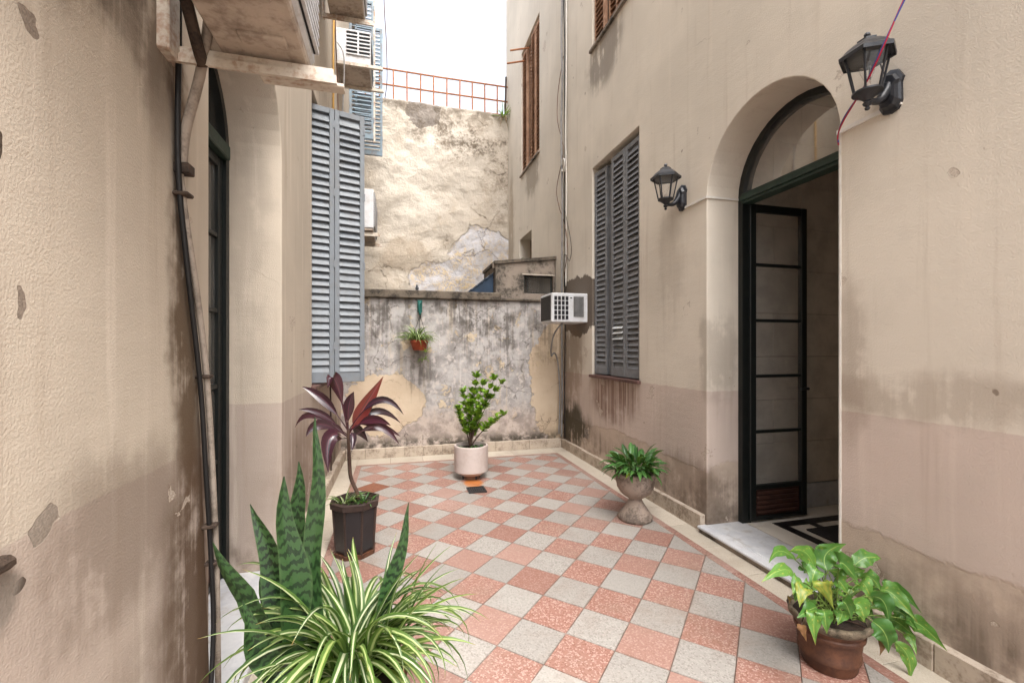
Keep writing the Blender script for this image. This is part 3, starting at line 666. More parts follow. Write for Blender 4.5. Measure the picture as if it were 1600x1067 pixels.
# hall behind the door: stone panels, tiled floor
HY0, HY1 = 1.60, 3.06
hw = kr(MB().box(2.652, 6.19, HY1, HY1 + 0.2, -0.04, 3.74).build('hall_wall', M['dark_joint'])); hn = kr(MB().box(2.652, 6.19, HY0 - 0.04, HY0, -0.04, 3.74).build('hall_wall', M['travertine']))
zrow = [(0.26 + k * 0.365, 0.26 + (k + 1) * 0.365) for k in range(9)]
for k, (a, b) in enumerate(zrow):
    x = 2.66 - (0.30 if k % 2 else 0.0)
    while x < 5.9:
        xa, xb = max(x, 2.66), min(x + 0.72, 6.1)
        q = MB().box(xa + 0.002, xb - 0.002, HY1 - 0.014, HY1 + 0.01, a + 0.0015, b - 0.0015, bev=0.003).build('stone_panel', M['travertine']); q.parent = hw
        x += 0.72
x = 2.66
while x < 5.9:
    q = MB().box(x + 0.002, x + 0.598, HY1 - 0.028, HY1 + 0.01, 0.05, 0.255, bev=0.003).build('skirting_slab', M['marble']); q.parent = hw; x += 0.60
hf = kr(MB().box(2.661, 6.19, HY0, HY1, -0.05, 0.040).build('hall_floor', M['dark_joint']))
x = 2.665
while x < 5.8:
    yy = HY0
    while yy < HY1 - 0.01:
        y1 = min(yy + 0.40, HY1 - 0.03)
        o_ = slab('hall_floor_tile', rect(x, x + 0.40, yy, y1), 0.052, M['hall_tile'], None); o_.parent = hf; yy = y1
        if y1 >= HY1 - 0.031: break
    x += 0.40
for (a, b, c, d) in ((2.85, 2.93, 1.62, 2.83), (2.932, 5.6, 2.745, 2.83), (3.12, 3.18, 2.66, 2.743)):
    o_ = MB().box(a, b, c, d, 0.045, 0.0545 if b - a < 1 else 0.0555).build('black_floor_band', M['black_tile']); o_.parent = hf
mat_ = MB().box(2.985, 3.75, 1.95, 2.655, 0.053, 0.066, bev=0.004).build('doormat', M['mat_rubber'])
tag(mat_, 'dark rubber doormat on the hall floor just inside the arched doorway', 'doormat')
# stone skirting of this wall, in lengths
def skirting(par, k_, pts_fn, a0, a1, L, h=0.125):
    a = a0
    while a < a1 - 0.02:
        b = min(a + L, a1); x0, x1, y0, y1 = pts_fn(a, b)
        k_(MB().box(x0, x1, y0, y1, -0.012, h + rnd.uniform(-0.002, 0.002), bev=0.004).build('skirting_tile', M['skirting_stone'])); a = b
skirting(rb, kr, lambda a, b: (2.288, 2.36, a + 0.0015, b - 0.0015), D1 + 0.02, 5.99, 0.33)
skirting(rb, kr, lambda a, b: (2.288, 2.36, a + 0.0015, b - 0.0015), -0.9, D0 - 0.02, 0.33)
kr(MB().box(RX - 0.004, RX + 0.004, 5.12, 5.24, 0.28, 0.40).build('vent_grille', M['cement']))
# white cable strip at the springing of the arch
sp_ = MB().box(RX - 0.012, RX + 0.01, D1 - 0.01, 3.19, DS - 0.010, DS + 0.008); sp_.box(RX + 0.0, FXR - 0.035, D1 - 0.012, D1 + 0.004, DS - 0.009, DS + 0.007)
tag(sp_.build('cable_strip', M['cable_white']), 'white cable strip from the small lantern into the arch reveal', 'cable strip')
tag(MB().box(RX - 0.012, RX + 0.01, 1.56, D0 + 0.012, DS - 0.012, DS + 0.010).build('cable_strip', M['cable_white']), 'white cable strip under the large lantern by the door edge', 'cable strip')
tag(MB().box(RX - 0.006, RX + 0.006, D0 - 0.006, D0 + 0.004, 0.05, DS - 0.012).build('edge_bead', M['cable_white']), 'thin white corner bead down the near door edge', 'trim')

# ------------------------------------------------------------------ building on the other side (left)
LXW, LD = -0.70, 0.32
lb = empty('apartment_building', (LXW, 3.4, 0), 'tan stuccoed building with blue-grey open shutters and air conditioners', 'building')
kl = kids(lb)
E0, E1 = 1.93, 3.03
V1 = (4.03, 5.10, 1.10, 3.64); V2 = (7.00, 8.10, 4.60, 6.95)
outer = [(1.40, -0.05), (1.40, 8.35), (8.45, 8.35), (8.45, -0.05), (E1, -0.05)] + arch(E0, E1, 2.60)[1:-1][::-1] + [(E0, -0.05)]
kl(filled('wall', outer, [rc(V1), rc(V2)], LD, lambda a, b, c: (LXW - LD / 2 + c, a, b), M['stucco_left']))
# nearer, slightly thicker stretch of wall whose end leans
near = [(-0.9, -0.05), (-0.9, 8.34), (1.545, 8.34), (1.55, 2.4), (1.60, 1.95), (1.735, 1.35), (1.79, 0.75), (1.83, 0.30), (1.84, -0.05)]
kl(filled('wall', near, [], 0.36, lambda a, b, c: (-0.66 - 0.18 + c, a, b), M['stucco_left'], bev=0.012))
sh = MB(); sh.box(-4.6, -1.30, -0.9, 8.44, -0.05, 8.33); sh.box(-1.30, -1.021, -0.9, 1.75, -0.05, 8.33); sh.box(-1.30, -1.021, 3.2, 3.9, -0.05, 8.33)
sh.box(-1.30, -1.021, 1.75, 3.2, 3.4, 8.33); sh.box(-1.30, -1.021, 5.2, 6.9, -0.05, 8.33); sh.box(-1.30, -1.021, 8.2, 8.44, -0.05, 8.33)
kl(sh.build('house_body', M['dark_room']))
for wd in (V1, V2):
    fr = MB(); d = -0.98
    for a in (wd[0], (wd[0] + wd[1]) / 2 - 0.03, wd[1] - 0.06): fr.box(d, d + 0.05, a, a + 0.06, wd[2], wd[3])
    for b in (wd[2], wd[2] + (wd[3] - wd[2]) * 0.7, wd[3] - 0.06): fr.box(d + 0.004, d + 0.046, wd[0], wd[1], b, b + 0.06)
    f = kl(fr.build('window', M['wood_brown'])); p = MB().box(d + 0.02, d + 0.026, wd[0], wd[1], wd[2], wd[3]).build('pane', M['glass']); p.parent = f
    kl(MB().box(LXW - 0.25, LXW + 0.035, wd[0] - 0.03, wd[1] + 0.03, wd[2] - 0.03, wd[2] + 0.004, bev=0.004).build('window_sill', M['wood_red'] if wd is V1 else M['cement']))
def ls(*a, **k): return kl(shutter(None, *a, **k))
a_ = R(17)
hh = 2.49
ls(0.265, hh, (-0.815, 4.235, 1.115), a_, M['shutter_blue'], 36)
ls(0.265, hh, (-0.815 + 0.268 * math.cos(a_), 4.235 + 0.268 * math.sin(a_), 1.115), a_, M['shutter_blue'], 36)
ls(0.265, hh, (-0.80, 5.08, 1.115), R(-8), M['shutter_blue'], 36); 
# upper window: two leaves thrown open
ls(0.36, 2.10, (-0.70, 7.02, 4.60), R(2), M['shutter_sky'], 30, joined=True, tilt=48); ls(0.46, 2.22, (-0.71, 8.02, 4.78), R(2), M['shutter_sky'], 30, joined=True, tilt=48)
x_ = MB().box(-0.352, -0.325, 7.01, 7.055, 4.56, 6.72, bev=0.003).build('shutter_edge', M['old_white']); kl(x_)
# left doorway, shut
lt = kl(MB().box(-1.03, -0.618, E0 - 0.0, E1 + 0.0, -0.03, 0.052, bev=0.006).build('threshold', M['marble']))
FXL = -1.02
lfr = kl(arch_frame('door_frame', FXL - 0.05, FXL + 0.03, E0 + 0.002, E1 - 0.002, 2.60, 0.05, M['iron_green'], 0.053))
x_ = MB().box(FXL - 0.055, FXL + 0.05, E0 + 0.04, E1 - 0.04, 2.55, 2.635, bev=0.006).build('transom', M['green_paint']); x_.parent = lfr
fp = arch(E0 + 0.045, E1 - 0.045, 2.60, 2.62)
x_ = mesh_obj('fanlight_pane', [(FXL - 0.01, *p) for p in fp], [tuple(range(len(fp)))], M['glass']); x_.parent = lfr
for (ya, yb) in ((E0 + 0.052, (E0 + E1) / 2 - 0.002), ((E0 + E1) / 2 + 0.002, E1 - 0.052)):
    dl = MB()
    dl.box(FXL - 0.035, FXL + 0.01, ya, ya + 0.06, 0.06, 2.545, bev=0.003); dl.box(FXL - 0.035, FXL + 0.01, yb - 0.06, yb, 0.06, 2.545, bev=0.003)
    for (a, b) in ((0.06, 0.10), (0.31, 0.35), (2.49, 2.545)): dl.box(FXL - 0.033, FXL + 0.008, ya + 0.059, yb - 0.059, a, b, bev=0.003)
    dd = kl(dl.build('door', M['iron_green']))
    q = MB().box(FXL - 0.02, FXL - 0.01, ya + 0.06, yb - 0.06, 0.10, 0.31).build('kick_plate', M['rust_panel']); q.parent = dd
    for k in range(5):
        if k: q = MB().box(FXL - 0.03, FXL + 0.005, ya + 0.06, yb - 0.06, zs[k] - 0.012, zs[k] + 0.012, bev=0.002).build('glazing_bar', M['iron_green']); q.parent = dd
        q = MB().box(FXL - 0.015, FXL - 0.010, ya + 0.061, yb - 0.061, zs[k] + 0.013, zs[k + 1] - 0.013).build('pane', M['glass']); q.parent = dd
skirting(lb, kl, lambda a, b: (-0.73, -0.642, a + 0.0015, b - 0.0015), E1 + 0.005, 5.99, 0.33)

# ------------------------------------------------------------------ low yard wall and what stands behind it
yw = empty('yard_wall', (0.8, 6.0, 0), 'low end wall with peeling lavender and ochre paint and mouldy coping', 'wall')
ky = kids(yw)
def grid_wall(name, x0, x1, z0, z1, yf, nx, nz, amp, sc, mat, thick, seed=0):
    vs = []; fs = []
    for j in range(nz + 1):
        for i in range(nx + 1):
            x = x0 + (x1 - x0) * i / nx; z = z0 + (z1 - z0) * j / nz
            e = min(1, 4 * min(i, nx - i) / nx + 0.25)
            d = amp * (mnoise.fractal(Vector((x * sc, seed, z * sc)), 0.9, 2.1, 5) ) * e
            vs.append((x, yf - d, z))
    for j in range(nz):
        for i in range(nx): a = j * (nx + 1) + i; fs.append((a, a + 1, a + nx + 2, a + nx + 1))
    b = len(vs); vs += [(x0, yf + thick, z0), (x1, yf + thick, z0), (x1, yf + thick, z1), (x0, yf + thick, z1)]
    tl, trr = nz * (nx + 1), nz * (nx + 1) + nx
    fs += [(b + 1, b, b + 3, b + 2), tuple([tl + i for i in range(nx + 1)] + [b + 2, b + 3])]
    return mesh_obj(name, vs, fs, mat, smooth=True)
ky(grid_wall('wall_face', -0.70, 2.33, -0.05, 2.09, 6.015, 110, 80, 0.010, 2.2, M['peeling_paint'], 0.16))
cp = MB()
ky(MB().box(-0.70, 1.40, 5.955, 6.22, 2.085, 2.195, bev=0.012).build('coping', M['coping_stone'])); ky(MB().box(1.403, 2.33, 5.975, 6.22, 2.088, 2.120, bev=0.008).build('coping', M['coping_stone']))
skirting(yw, ky, lambda a, b: (a + 0.0015, b - 0.0015, 5.955, 6.02), -0.641, 2.287, 0.245)
ky(MB().lathe([(0.0, 0.10), (0.012, 0.09), (0.02, 0.06), (0.028, 0.045), (0.018, 0.03), (0.04, 0.0)], 10, (0.26, 6.1, 2.19)).build('finial', M['iron_black'], smooth=True))
hw_ = empty('high_wall', (0.8, 9.25, 0), 'tall lumpy cream plaster wall behind the yard, patched and mould stained', 'wall')
kh = kids(hw_)
kh(grid_wall('wall_face', -2.2, 2.33, -0.05, 6.47, 9.25, 200, 200, 0.045, 1.5, M['lumpy_plaster'], 0.25, 3.3))
# rusty railing on top
rl = empty('railing', (0.8, 9.3, 6.47), 'rusty orange iron railing on top of the tall back wall', 'railing')
krl = kids(rl)
for zz in (6.50, 6.80, 7.12): krl(MB().tube([(-0.70, 9.33, zz), (0.8, 9.335, zz - 0.006), (2.33, 9.33, zz)], 0.018, 6).build('rail', M['rusty_iron']))
for k in range(11): 
    xx = -0.62 + k * 0.272; krl(MB().tube([(xx, 9.33, 6.44), (xx + rnd.uniform(-.006, .006), 9.33, 7.125)], 0.016, 6).build('bar', M['rusty_iron']))
krl(MB().tube([(2.27, 9.30, 6.40), (2.29, 9.30, 7.32)], 0.02, 6).build('post', M['pipe_dark']))
# wash-house with a slit window behind the low wall
wh = empty('outhouse', (1.85, 6.6, 0), 'small grey cement outhouse with a slit window behind the low wall', 'outhouse')
kw = kids(wh)
def xzpoly(name, pl, holes, yf, th, mat, bev=0.006): return filled(name, pl, holes, th, lambda a, b, c: (a, yf + th / 2 - c, b), mat, bev=bev)
kw(xzpoly('wall', [(1.395, 0), (1.395, 2.655), (2.32, 2.765), (2.32, 0)], [[(1.83, 2.245), (1.83, 2.515), (2.29, 2.515), (2.29, 2.245)]], 6.30, 0.12, M['cement']))
kw(MB().add([(1.37, 6.27, 2.655), (2.325, 6.27, 2.768), (2.325, 7.2, 2.768), (1.37, 7.2, 2.655), (1.37, 6.27, 2.70), (2.325, 6.27, 2.815), (2.325, 7.2, 2.815), (1.37, 7.2, 2.70)],
    [(0, 3, 2, 1), (4, 5, 6, 7), (0, 1, 5, 4), (1, 2, 6, 5), (2, 3, 7, 6), (3, 0, 4, 7)]).build('roof_slab', M['coping_stone']))
kw(MB().box(1.395, 1.50, 6.42, 7.2, 0, 2.65).build('wall', M['cement'])); 
wf = kw(MB().box(1.83, 2.29, 6.36, 6.39, 2.245, 2.265).box(1.83, 2.29, 6.36, 6.39, 2.495, 2.515).box(1.83, 1.85, 6.361, 6.389, 2.265, 2.495).box(2.27, 2.29, 6.361, 6.389, 2.265, 2.495).build('window', M['iron_green']))
q = MB().box(1.85, 2.27, 6.37, 6.376, 2.265, 2.495).build('pane', M['glass']); q.parent = wf
kw(MB().box(1.80, 2.31, 6.285, 6.33, 2.517, 2.533).build('lintel', M['old_white']))
kw(MB().box(1.40, 2.32, 7.1, 7.19, 0, 2.64).build('wall', M['dark_room']))
kw(MB().box(1.36, 1.42, 6.33, 6.40, 2.60, 2.68).build('bracket', M['cement']))
# blue corrugated sheet leaning from the outhouse
cs = MB(); n = 30
vs = []
for i in range(n + 1):
    x = 1.40 - 0.75 * i / n
    for (z, yy) in ((2.56 - (1.40 - x) * 0.78 + 0.014 * math.cos(i * 2.2), 6.42), (2.56 - (1.40 - x) * 0.78 + 0.014 * math.cos(i * 2.2), 7.4)): vs.append((x, yy, z))
fs = [(2 * i, 2 * i + 1, 2 * i + 3, 2 * i + 2) for i in range(n)]
b = len(vs); vs += [(v[0], v[1], v[2] - 0.012) for v in vs]; fs += [tuple(b + q for q in f[::-1]) for f in fs] + [(2 * i, 2 * i + 2, b + 2 * i + 2, b + 2 * i) for i in range(n)]
lean = empty('lean_to_roof', (1.0, 6.5, 2.0), 'blue corrugated lean-to roof rising above the low wall coping', 'roof')
kls = kids(lean); kls(mesh_obj('sheet', vs, fs, M['blue_sheet']))
kls(MB().add([(1.39, 6.44, 1.8), (0.55, 6.44, 1.8), (0.55, 6.44, 1.90), (1.39, 6.44, 2.53), (1.39, 6.47, 1.8), (0.55, 6.47, 1.8), (0.55, 6.47, 1.90), (1.39, 6.47, 2.53)],
    [(0, 1, 2, 3), (7, 6, 5, 4), (0, 4, 5, 1), (2, 6, 7, 3)]).build('gable_board', M['blue_sheet']))

# ------------------------------------------------------------------ air conditioners
def ac_condenser(loc, w_, d, h, label, back=0.05, ribs=9):
    """outdoor unit: length w_ along Y, depth d in X (grille faces +X), stands on two wall brackets"""
    e = empty('air_conditioner', loc, label, 'air conditioner')
    MB().box(0, d, 0, w_, 0.03, h, bev=0.012).build('casing', M['white_metal'], e)
    t_ = MB().box(0.01, d - 0.01, 0.012, w_ - 0.012, 0.0, 0.035, bev=0.006)
    for k in range(4): t_.box(0.03 + 0.02 * k, d - 0.05, w_ * (0.12 + 0.22 * k), w_ * (0.12 + 0.22 * k) + 0.05, -0.012, 0.01, bev=0.005)
    t_.build('base_tray', M['tray_metal'], e)
    MB().box(d - 0.002, d + 0.006, 0.03, w_ - 0.03, 0.06, h - 0.03).build('grille_back', M['slot_dark'], e)
    for k in range(ribs * 2):
        zz = 0.07 + (h - 0.12) * k / (ribs * 2 - 1); MB().box(d + 0.004, d + 0.016, 0.02, w_ - 0.02, zz - 0.006, zz + 0.005).build('grille_bar', M['white_metal'], e)
    for yy in (0.05, w_ - 0.09):
        b = MB().box(-back, d + 0.07, yy, yy + 0.035, -0.048, -0.014, bev=0.002); b.box(-back - 0.005, -back + 0.015, yy, yy + 0.045, -0.055, 0.40)
        b.box(-back, d + 0.08, yy - 0.010, yy + 0.002, -0.066, -0.040)
        b.build('bracket', M['old_white'], e)
    return e
a1 = ac_condenser((-0.54, 0.755, 2.345), 0.86, 0.27, 0.60, 'large white air conditioner on a rusty bracket, nearest on the tan wall', 0.12)
MB().box(0.12, 0.37, 0.785, 0.83, -0.062, -0.0485, bev=0.003).build('drip_board', M['old_white'], a1)
ac_condenser((-0.63, 3.72, 4.61), 0.84, 0.33, 0.58, 'white air conditioner high on the tan wall at the top edge of the picture')
ac_condenser((-0.64, 6.25, 3.02), 0.80, 0.33, 0.56, 'air conditioner half hidden behind the open blue-grey shutter')
def ac_window(loc, along, d, h, label, flip):
    """through-the-wall unit; loc is its near lower corner, it runs d along +X and 'along' in Y"""
    e = empty('air_conditioner', loc, label, 'air conditioner')
    MB().box(0, d, 0, along, 0, h, bev=0.01).build('casing', M['white_metal'], e)
    s_ = -0.004 if not flip else d + 0.004
    MB().box(min(s_, s_ + (0.006 if not flip else -0.006)), max(s_, s_ + (0.006 if not flip else -0.006)), 0.03, along - 0.03, 0.03, h - 0.03).build('coil', M['coil_dark'], e)
    return e
w1 = ac_window((1.85, 5.15, 1.75), 0.44, 0.50, 0.365, 'white box air conditioner through the wall beside the grey shutters', False)
for i in range(4):
    for j in range(5):
        MB().box(0.035 + i * 0.05, 0.070 + i * 0.05, -0.006, 0.004, 0.035 + j * 0.060, 0.083 + j * 0.060).build('vent_slot', M['slot_dark'], w1)  # raised dark boxes; the shade inside each slot is their colour
MB().box(0.29, 0.43, -0.006, 0.004, 0.07, 0.325).build('vent_panel', M['cable_grey'], w1)
for i in range(8): MB().box(0.297 + i * 0.0165, 0.302 + i * 0.0165, -0.012, -0.004, 0.075, 0.32).build('vent_rib', M['slot_dark'], w1)
MB().box(0.245, 0.27, -0.008, 0.0, 0.30, 0.312).build('badge', M['slot_dark'], w1)
w2 = ac_window((-0.72, 5.55, 4.82), 0.52, 0.41, 0.40, 'white window air conditioner with barred grille, under the higher unit on tan wall', True)
MB().box(0.14, 0.40, -0.006, 0.004, 0.10, 0.37).build('grille_back', M['slot_dark'], w2)
for j in range(7): MB().box(0.135, 0.405, -0.016, -0.004, 0.095 + j * 0.045, 0.108 + j * 0.045).build('grille_bar', M['white_metal'], w2)
MB().box(0.26, 0.278, -0.018, -0.003, 0.09, 0.38).build('grille_bar', M['white_metal'], w2)
for (yy, zz) in ((-0.02, -0.04), (0.46, -0.04)): MB().box(0.0, 0.55, yy, yy + 0.035, zz, zz + 0.035).build('bracket', M['old_white'], w2)
MB().box(0.03, 0.39, 0.02, 0.50, -0.012, 0.004).build('base_tray', M['tray_metal'], w2)

# ------------------------------------------------------------------ lanterns
def lantern(y, z, label, s=1.0, chain=False):
    e = empty('wall_lantern', (RX, y, z), label, 'lantern', 'black wall lanterns beside the arch')
    e.scale = (s, s, s)
    # back plate: a shield with a stepped edge
    pl = [(0.0, -0.105), (0.035, -0.095), (0.052, -0.06), (0.05, 0.03), (0.06, 0.055), (0.035, 0.10), (0.0, 0.115)]
    ring = [(a, b) for a, b in pl] + [(-a, b) for a, b in pl[-2:0:-1]]
    n = len(ring); vs = []
    for (sc, xx) in ((1.0, 0.0), (1.0, -0.014), (0.82, -0.022), (0.72, -0.040), (0.45, -0.046)): vs += [(xx, a * sc, b * sc) for a, b in ring]
    fs = [(k * n + i, k * n + (i + 1) % n, (k + 1) * n + (i + 1) % n, (k + 1) * n + i) for k in range(4) for i in range(n)] + [tuple(4 * n + i for i in range(n))]
    mesh_obj('back_plate', vs, fs, M['iron_black'], e)
    cx, zb = -0.165, -0.055
    arm = smooth_path([(-0.03, 0, 0.03), (-0.06, 0, -0.02), (-0.10, 0, -0.055), (cx, 0, zb - 0.005)], 5)
    MB().tube(arm, [0.030 - 0.018 * i / (len(arm) - 1) for i in range(len(arm))], 10).build('arm', M['iron_black'], e, True)
    MB().lathe([(0.0, -0.055), (0.010, -0.050), (0.012, -0.042), (0.006, -0.036), (0.016, -0.028), (0.02, -0.018), (0.012, -0.010), (0.024, 0.004), (0.048, 0.022), (0.064, 0.030), (0.064, 0.038), (0.0, 0.038)], 18, (cx, 0, zb)).build('cup', M['iron_black'], e, auto=40)
    z0, z1, r0, r1 = zb + 0.036, zb + 0.215, 0.058, 0.096
    hexa = [(math.cos(math.pi / 3 * k + 0.52), math.sin(math.pi / 3 * k + 0.52)) for k in range(6)]
    bars = MB()
    for c, s_ in hexa: bars.tube([(cx + r0 * c, r0 * s_, z0), (cx + r1 * c, r1 * s_, z1)], 0.0055, 6)
    bars.build('cage', M['iron_black'], e)
    for k in range(6):
        a, b = hexa[k], hexa[(k + 1) % 6]; g0, g1 = r0 * 0.97, r1 * 0.97
        mesh_obj('pane', [(cx + g0 * a[0], g0 * a[1], z0), (cx + g0 * b[0], g0 * b[1], z0), (cx + g1 * b[0], g1 * b[1], z1), (cx + g1 * a[0], g1 * a[1], z1)], [(0, 1, 2, 3)], M['lamp_glass'], e)
    MB().lathe([(0.0, z1 - 0.004), (0.112, z1 - 0.004), (0.122, z1 - 0.014), (0.124, z1 + 0.004), (0.104, z1 + 0.020), (0.086, z1 + 0.040), (0.058, z1 + 0.062), (0.044, z1 + 0.070), (0.044, z1 + 0.078), (0.02, z1 + 0.086), (0.010, z1 + 0.094), (0.016, z1 + 0.104), (0.012, z1 + 0.114), (0.0, z1 + 0.120)], 6, (cx, 0, 0), rot=0.52).build('roof', M['iron_black'], e)
    MB().lathe([(0.0, z0 + 0.03), (0.013, z0 + 0.03), (0.013, z0 + 0.06), (0.018, z0 + 0.068), (0.030, z0 + 0.10), (0.031, z0 + 0.12), (0.022, z0 + 0.14), (0.0, z0 + 0.148)], 14, (cx, 0, 0)).build('bulb', M['lamp_glass'], e, True)
    MB().lathe([(0.0, z0), (0.014, z0), (0.014, z0 + 0.055), (0.0, z0 + 0.055)], 10, (cx, 0, 0)).build('socket', M['old_white'], e, True)
    if chain: MB().tube(smooth_path([(-0.06, 0.02, z1 + 0.02), (-0.035, 0.02, z1 - 0.04), (-0.03, 0.01, 0.10)], 5), 0.004, 6).build('wire', M['cable_black'], e)
    return e
lantern(3.226, 2.685, 'black hexagonal wall lantern between the grey shutters and the arch', 1.0)
lantern(1.605, 2.665, 'larger-looking black wall lantern on the near side of the arch, by coloured wires', 0.96, True)

# ------------------------------------------------------------------ pipes and cables
def cable(name, pts, r, mat, label, cat='cable', n=6, seg=6):
    o = MB().tube(smooth_path(pts, seg), r, n).build(name, M[mat], None, True); return tag(o, label, cat)
cable('conduit', [(-0.655, 1.575, 2.02), (-0.64, 1.58, 1.85), (-0.635, 1.655, 1.6), (-0.635, 1.735, 1.30), (-0.635, 1.79, 0.9), (-0.635, 1.82, 0.55), (-0.635, 1.835, 0.0)], 0.0105, 'pipe_grey', 'grey-brown conduit running down the corner of the near tan wall', 'pipe', 8)
cable('conduit', [(-0.50, 1.40, 2.52), (-0.545, 1.50, 2.40), (-0.585, 1.545, 2.26), (-0.63, 1.565, 2.10), (-0.645, 1.575, 1.99)], 0.0145, 'pipe_grey', 'pale wrapped pipe bending from the wall up to the nearest air conditioner', 'pipe', 8)
cable('conduit', [(-0.56, 1.22, 2.75), (-0.575, 1.36, 2.50), (-0.575, 1.47, 2.36), (-0.57, 1.53, 2.28)], 0.017, 'pipe_dark', 'dark flaking insulated pipe under the nearest air conditioner', 'pipe', 8)
cable('cable', [(-0.63, 1.50, 2.9), (-0.640, 1.545, 2.45), (-0.645, 1.55, 2.0), (-0.642, 1.60, 1.70), (-0.642, 1.70, 1.30), (-0.640, 1.745, 0.95), (-0.640, 1.78, 0.70), (-0.630, 1.775, 0.45), (-0.62, 1.72, 0.2), (-0.60, 1.66, 0.02)], 0.0085, 'cable_black', 'black cable beside the conduit on the near tan wall')
for k, (yy, zz) in enumerate(((1.578, 1.99), (1.572, 1.90), (1.725, 1.33), (1.775, 0.80), (1.80, 0.66))):
    tag(MB().box(-0.662, -0.618, yy - 0.022, yy + 0.020, zz - 0.006 - (0.02 if k == 0 else 0), zz + 0.006, bev=0.003).build('pipe_clamp', M['pipe_dark']),
        ('rusty clamp at the top of the grey-brown conduit', 'dark clamp just below the rusty one on the conduit', 'small clamp on the conduit above the dado line', 'upper of two clamps low on the conduit', 'lowest clamp on the conduit, near the marble step')[k], 'clamp', 'clamps on the conduit')
tag(MB().box(-0.664, -0.63, 1.46, 1.53, 2.28, 3.6, bev=0.004).build('downpipe', M['old_white']), 'pale blue-white strip pipe behind the bracket at the top left', 'pipe')
cable('cable', [(-0.68, 4.95, 1.06), (-0.675, 4.95, 0.6), (-0.675, 4.97, 0.14)], 0.009, 'pipe_dark', 'thin dark pipe down the tan wall below the open shutter', 'pipe')
# bundle in the far corner
def wiggle(x, y, z0, z1, n, a, seed):
    r = random.Random(seed); return [(x + r.uniform(-a, a) * 0.4, y + r.uniform(-a, a), z0 + (z1 - z0) * i / n) for i in range(n + 1)]
cable('cable', wiggle(2.285, 5.93, 0.16, 9.3, 16, 0.012, 1), 0.015, 'cable_grey', 'thick grey cable climbing the far corner of the cream building', n=8)
cable('cable', wiggle(2.300, 5.86, 0.14, 9.3, 18, 0.03, 2), 0.008, 'cable_black', 'black cable climbing beside the thick grey one in the far corner')
cable('cable', wiggle(2.300, 5.80, 2.3, 9.3, 10, 0.012, 3), 0.010, 'cable_white', 'pale cable on the cream wall right of the corner bundle')
cable('cable', [(2.30, 5.90, 5.6), (2.28, 6.06, 5.2), (2.28, 6.10, 4.8), (2.30, 5.95, 4.4), (2.29, 5.88, 4.2), (2.28, 6.12, 3.8), (2.29, 6.06, 3.5), (2.30, 5.9, 3.25), (2.28, 5.72, 2.95), (2.27, 5.70, 2.7), (2.29, 5.86, 2.45)], 0.005, 'cable_brown', 'thin brown wire looping around the corner cable bundle')
cable('cable', [(2.30, 5.86, 3.4), (2.27, 5.55, 2.85), (2.28, 5.62, 2.62), (2.29, 5.85, 2.75), (2.30, 5.88, 2.3)], 0.004, 'cable_black', 'short black wire loop above the box air conditioner')
cable('cable', [(2.05, 5.30, 1.75), (1.98, 5.40, 1.62), (1.99, 5.55, 1.45), (2.05, 5.72, 1.32), (2.12, 5.80, 1.36), (2.20, 5.88, 1.25), (2.25, 5.92, 0.8), (2.24, 5.93, 0.2)], 0.011, 'cable_grey', 'grey hose hanging from the box air conditioner down the corner', n=8)
coil = [(2.285 + 0.012 * math.sin(a * 0.5), 5.86 + 0.07 * math.cos(a), 4.02 + 0.085 * math.sin(a)) for a in [k * 0.5 for k in range(26)]]
cable('cable', coil, 0.008, 'cable_white', 'small white coil of cable tied on the corner bundle', seg=2)
cable('cable', [(-0.68, 5.18, 3.0), (-0.68, 5.18, 4.6), (-0.675, 5.22, 5.6), (-0.675, 5.16, 6.6), (-0.68, 5.2, 8.2)], 0.011, 'cable_yellow', 'yellow-orange pipe climbing the tan wall above the open shutter', 'pipe', 8)
cable('cable', [(-0.68, 5.6, 4.1), (-0.68, 5.5, 4.6), (-0.67, 5.25, 5.05), (-0.66, 5.35, 5.5), (-0.67, 5.75, 5.9), (-0.68, 5.8, 6.6)], 0.007, 'cable_brown', 'thin brown wire crossing the yellow pipe on the tan wall')
cable('cable', [(-0.68, 5.5, 5.0), (-0.60, 5.45, 4.8), (-0.62, 5.5, 4.2), (-0.66, 5.6, 3.6)], 0.008, 'cable_grey', 'grey hose hanging in front of the small barred air conditioner')
cable('cable', [(-0.25, 8.0, 8.3), (-0.22, 8.1, 7.4), (-0.19, 8.2, 6.9), (-0.18, 8.3, 6.3), (-0.22, 8.4, 6.0)], 0.008, 'cable_brown', 'thin brown wire dangling beside the pale blue upper shutter')
for k, (mt, dz) in enumerate((('cable_red', 0.0), ('cable_blue', 0.012))):
    cable('cable', [(2.322, 1.868, 2.53 + dz), (2.312, 1.862, 2.585), (2.24, 1.77, 2.61 + dz), (2.14, 1.60, 2.66), (2.10, 1.50, 2.74 + dz), (2.13, 1.38, 3.0 - dz), (2.22, 1.22, 3.30), (2.3, 1.05, 3.7)], 0.0036, mt, ('red', 'blue')[k] + ' thin wire strung past the near lantern up out of the picture')

